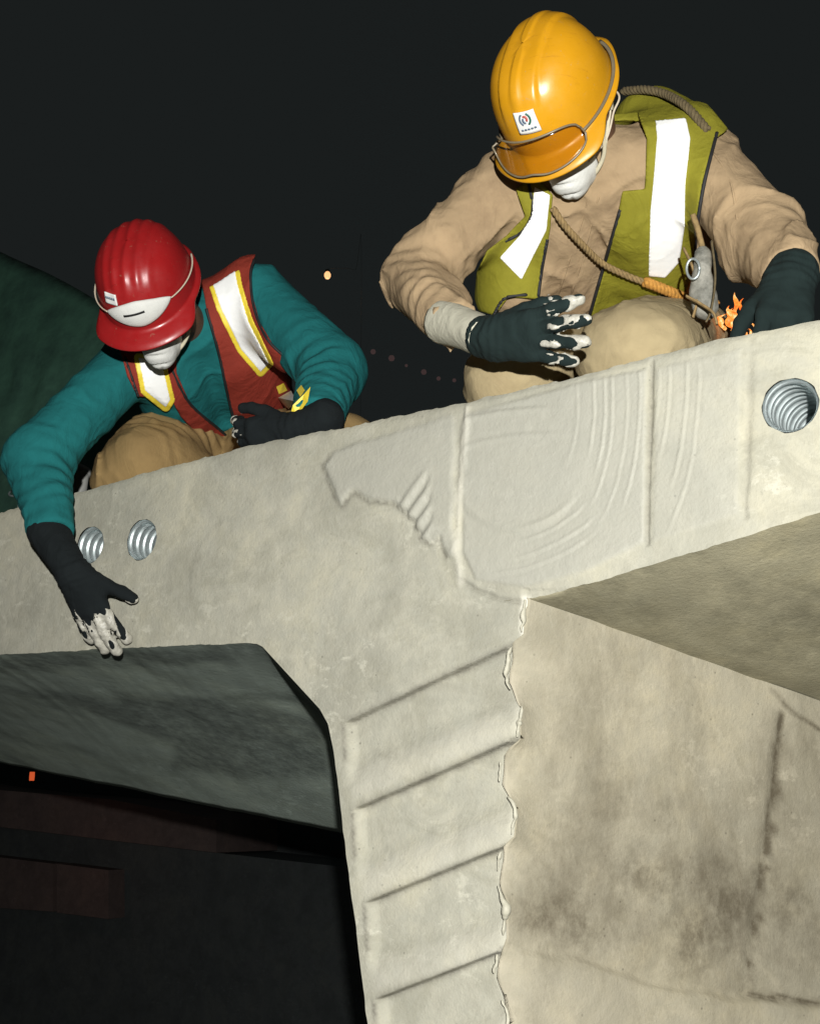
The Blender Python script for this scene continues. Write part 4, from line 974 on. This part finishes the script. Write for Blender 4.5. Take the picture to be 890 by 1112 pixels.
for k, pl in enumerate((((742, 270), (752, 292), (757, 322), (752, 345)), ((772, 262), (776, 300), (772, 335), (766, 350)), ((745, 322), (760, 330), (774, 340), (778, 352)))):
    V, F = tube(smooth_path([pt(x, y, .15-.015*k) for x, y in pl], 24), [.0065, .005, .006][k], 8, .45); build('webbing', V, F, M['rope' if k != 1 else 'rope_dark'], po)
V, F = tube([pt(752+7*math.cos(q), 292+11*math.sin(q), .125) for q in np.linspace(0, 6.4, 22)], .0028, 6); build('ring', V, F, M['zinc'], po)
# ================================================================== small things on the deck
b = pt(58, 522, .34); bk = thing('plastic_bucket', (b[0], b[1], 0), 'white plastic bucket standing on the deck behind the elbow of the teal shirt', 'bucket')
V, F = lathe([(.001, .0), (.085, .0), (.088, .006), (.102, .225), (.108, .226), (.108, .242), (.104, .243), (.102, .24), (.086, .012), (.001, .010)], 40, (b[0], b[1], .0), (0, 0, 1)); build('body', V, F, M['bucket'], bk)
V, F = tube(smooth_path([(b[0]-.108, b[1], .22), (b[0]-.08, b[1]-.09, .16), (b[0], b[1]-.125, .13), (b[0]+.08, b[1]-.09, .16), (b[0]+.108, b[1], .22)], 30), .003, 6); build('handle', V, F, M['zinc'], bk)
# green tarpaulin draped over a heap
def tarp():
    rid = smooth_path([pt(-90, 226, 2.0), pt(2, 274, 2.0), pt(55, 298, 2.0), pt(105, 326, 2.0), pt(160, 362, 2.0), pt(230, 410, 2.0), pt(290, 455, 2.0)], 60); n = len(rid); m = 26; V = []
    for j in range(-8, m+1):
        t = j/m
        for i, r in enumerate(rid):
            if j >= 0: q = np.array([r[0]+.02*t, r[1]-.55*t**.9, max(r[2]*(1-t)**1.15, 0.01)])
            else: q = np.array([r[0], r[1]-t*1.9, max(r[2]*(1+t*2.9)**1.0, .01)])
            V.append(q)
    V = np.array(V); tt = np.repeat(np.clip(np.abs(np.arange(-8, m+1)/m)*4, 0, 1), n); V[:, 1] -= tt*(.035*fbm(V*np.array([1, 1, .35]), 5, 55, 3)+.03*np.abs(vnoise(V*np.array([1, 1, .3]), 9, 57))); V[:, 2] = np.maximum(V[:, 2]+tt*.015*vnoise(V, 6, 58), .008)
    F = [[a*n+i, a*n+i+1, (a+1)*n+i+1, (a+1)*n+i] for a in range(m+8) for i in range(n-1)]
    return V, F
t = NT('green_tarpaulin'); t.col(t.ramp(t.noise(4, 5, .7), [(.35, (.040, .10, .072)), (.65, (.072, .18, .12))])); t.set(Roughness=.7); t.bump([(t.noise(12, 5), .5, .01)]); M['tarp'] = t.m
V, F = tarp(); tp = build('tarpaulin', V, F, M['tarp'], None, loc=V.mean(0)); tag(tp, 'dark green tarpaulin draped over a heap behind the worker in the red helmet', 'tarpaulin')
# small fire burning on the deck
fb = pt(798, 372, .50); fb[2] = 0.0; fire = thing('small_fire', fb, 'small orange fire burning on the deck behind the lime vest', 'fire')
t = NT('flame'); t.col((0, 0, 0)); g = t.ramp(t.noise(45, 4, .7), [(.35, (1, .10, .01)), (.50, (1, .32, .05)), (.66, (1, .75, .35))]); t.l(g, t.b.inputs['Emission Color']); t.set(Emission_Strength=1.4); M['flame'] = t.m
M['pan'] = plain('sooty_steel', (.03, .027, .025), .7, .4)
zt = lambda py: pt(798, py, .50)[2]
top = zt(316); z0f = zt(376)-.05
V, F = lathe([(.001, .0), (.12, .0), (.12, z0f-.02), (.128, z0f), (.118, z0f), (.112, z0f-.03), (.001, z0f-.03)], 28, (fb[0], fb[1], .004)); build('fire_drum', V, F, M['pan'], fire)
rf = random.Random(5)
for k in range(15):
    s0 = rf.uniform(0, .62); ln = rf.uniform(.16, .42); dx = rf.gauss(0, .016)*(1.15-s0*.7); dy = rf.gauss(0, .012); rr = rf.uniform(.0035, .0095)*(1.15-s0*.6); P = []; R_ = []
    for i in range(16):
        q = i/15; hz = z0f-.02+(top-z0f+.03)*(s0+ln*q)
        P.append((fb[0]+dx+.010*math.sin(q*5+k*1.7)*q+.003*math.sin(q*13+k), fb[1]+dy+.006*math.sin(q*6+k), hz)); R_.append(rr*max(.08, math.sin(math.pi*min(1, .12+q*.88))**.8)*(1+.3*math.sin(q*11+k*2)))
    V, F = tube(P, R_, 7); build('flame', V, F, M['flame'], fire)

# ================================================================== far night background
gz = -9.0
t = NT('night_ground'); t.col(t.ramp(t.noise(.3, 5, .7), [(.35, (.20, .20, .19)), (.7, (.30, .29, .27))])); t.set(Roughness=.9); M['ground'] = t.m
n = 24; V = [(math.cos(2*math.pi*k/n)*300, math.sin(2*math.pi*k/n)*300, gz) for k in range(n)]; g = build('ground', V, [list(range(n))], M['ground'], None, False); tag(g, kind='structure')
# street lamp far off, its row of dim companions, and the low concrete walls down on the left
def far(px, py, d): r_ = ray(px, py); return CAM+r_*d
M['sodium'] = emit('sodium_lamp', (1.0, .50, .22), 1.35); M['steel_dark'] = plain('dark_pole', (.02, .02, .02), .6)
q = far(355.5, 299, 46); sl_ = thing('street_lamp', (q[0], q[1], gz), 'lone orange street lamp glowing far off between the two workers', 'street lamp')
V, F = lathe([(.001, -.15), (.08, -.13), (.125, -.04), (.125, .05), (.08, .13), (.001, .15)], 18, q); build('lamp_globe', V, F, M['sodium'], sl_)
V, F = tube(smooth_path([(q[0]+.9, q[1]+1, gz), (q[0]+.9, q[1]+1, q[2]-.4), (q[0]+.7, q[1]+.8, q[2]+.35), (q[0], q[1], q[2]+.30)], 40), .005, 8); build('pole', V, F, M['steel_dark'], sl_)
V, F = lathe([(.10, .17), (.09, .22), (.03, .25), (.001, .25)], 18, q); build('hood', V, F, M['steel_dark'], sl_)
ll = bpy.data.lights.new('street_lamp_light', 'POINT'); ll.energy = 40; ll.color = (1, .55, .25); ll.shadow_soft_size = .2
lo_ = bpy.data.objects.new('street_lamp_light', ll); COL.objects.link(lo_); lo_.location = q-UP*.45
M['dim'] = emit('dim_lamp', (.047, .029, .028), 1.0)
first = None
for k, (x, y, rr) in enumerate(((405, 382, .20), (425, 389, .24), (441, 397, .12), (460, 404, .22), (476, 411, .17), (493, 413, .16), (504, 405, .10))):
    q = far(x, y, 60+k)
    rr *= .7; V, F = lathe([(.001, -rr), (rr*.7, -rr*.7), (rr, 0), (rr*.7, rr*.7), (.001, rr)], 12, q)
    r_ = thing('distant_lamp', (q[0], q[1], q[2]-2.2), 'faint reddish lamp in the far row of lights behind the khaki sleeve', 'lamp', 'faint far lamps in a row')
    build('lamp_globe', V, F, M['dim'], r_)
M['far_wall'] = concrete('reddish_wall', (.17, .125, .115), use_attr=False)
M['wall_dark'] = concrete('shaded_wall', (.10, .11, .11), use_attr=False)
def prism(poly, Y, dep, name, mat, par):
    fr = [pt(x, y, Y) for x, y in poly]; bk_ = [v+np.array([-.2*dep, dep, 0]) for v in fr]; n = len(fr)
    F = [list(range(n)), list(range(n, 2*n))[::-1]]+[[i, (i+1) % n, n+(i+1) % n, n+i][::-1] for i in range(n)]
    return build(name, np.array(fr+bk_), F, mat, par, smooth=False)
c = pt(60, 930, 7.0); wl = thing('stepped_wall', (c[0], c[1], gz), 'low stepped concrete wall in the dark below, lit dull red beside the orange lamp', 'wall')
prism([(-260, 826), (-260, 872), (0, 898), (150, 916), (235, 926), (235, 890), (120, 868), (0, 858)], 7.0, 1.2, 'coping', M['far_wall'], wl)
prism([(-300, 640), (-300, 880), (430, 960), (430, 760)], 8.6, .6, 'dark_backing', M['wall_dark'], wl)  # dark sheet added to cover the brighter sky gap above the coping
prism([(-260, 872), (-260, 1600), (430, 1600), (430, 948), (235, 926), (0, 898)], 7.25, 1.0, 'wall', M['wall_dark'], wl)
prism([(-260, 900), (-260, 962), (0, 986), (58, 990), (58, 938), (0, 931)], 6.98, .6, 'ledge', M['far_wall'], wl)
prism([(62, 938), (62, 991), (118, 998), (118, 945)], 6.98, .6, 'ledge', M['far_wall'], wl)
q = pt(35, 843, 6.6); M['orange_lamp'] = emit('orange_lamp', (.55, .085, .025), 1.0)
wlamp = thing('wall_lamp', q, 'small dull orange lamp above the low wall under the slab', 'lamp')
V, F = lathe([(.001, -.045), (.026, -.045), (.028, .0), (.026, .045), (.001, .045)], 14, q); build('lamp_glass', V, F, M['orange_lamp'], wlamp)
V, F = tube([q-UP*.045, q-UP*.10+FW*.1, q-UP*.16+FW*.45], .008, 6); build('bracket', V, F, M['steel_dark'], wlamp)
ll = bpy.data.lights.new('wall_lamp_light', 'POINT'); ll.energy = .45; ll.color = (1, .35, .22); ll.shadow_soft_size = .05
lo_ = bpy.data.objects.new('wall_lamp_light', ll); COL.objects.link(lo_); lo_.location = pt(45, 930, 6.2)
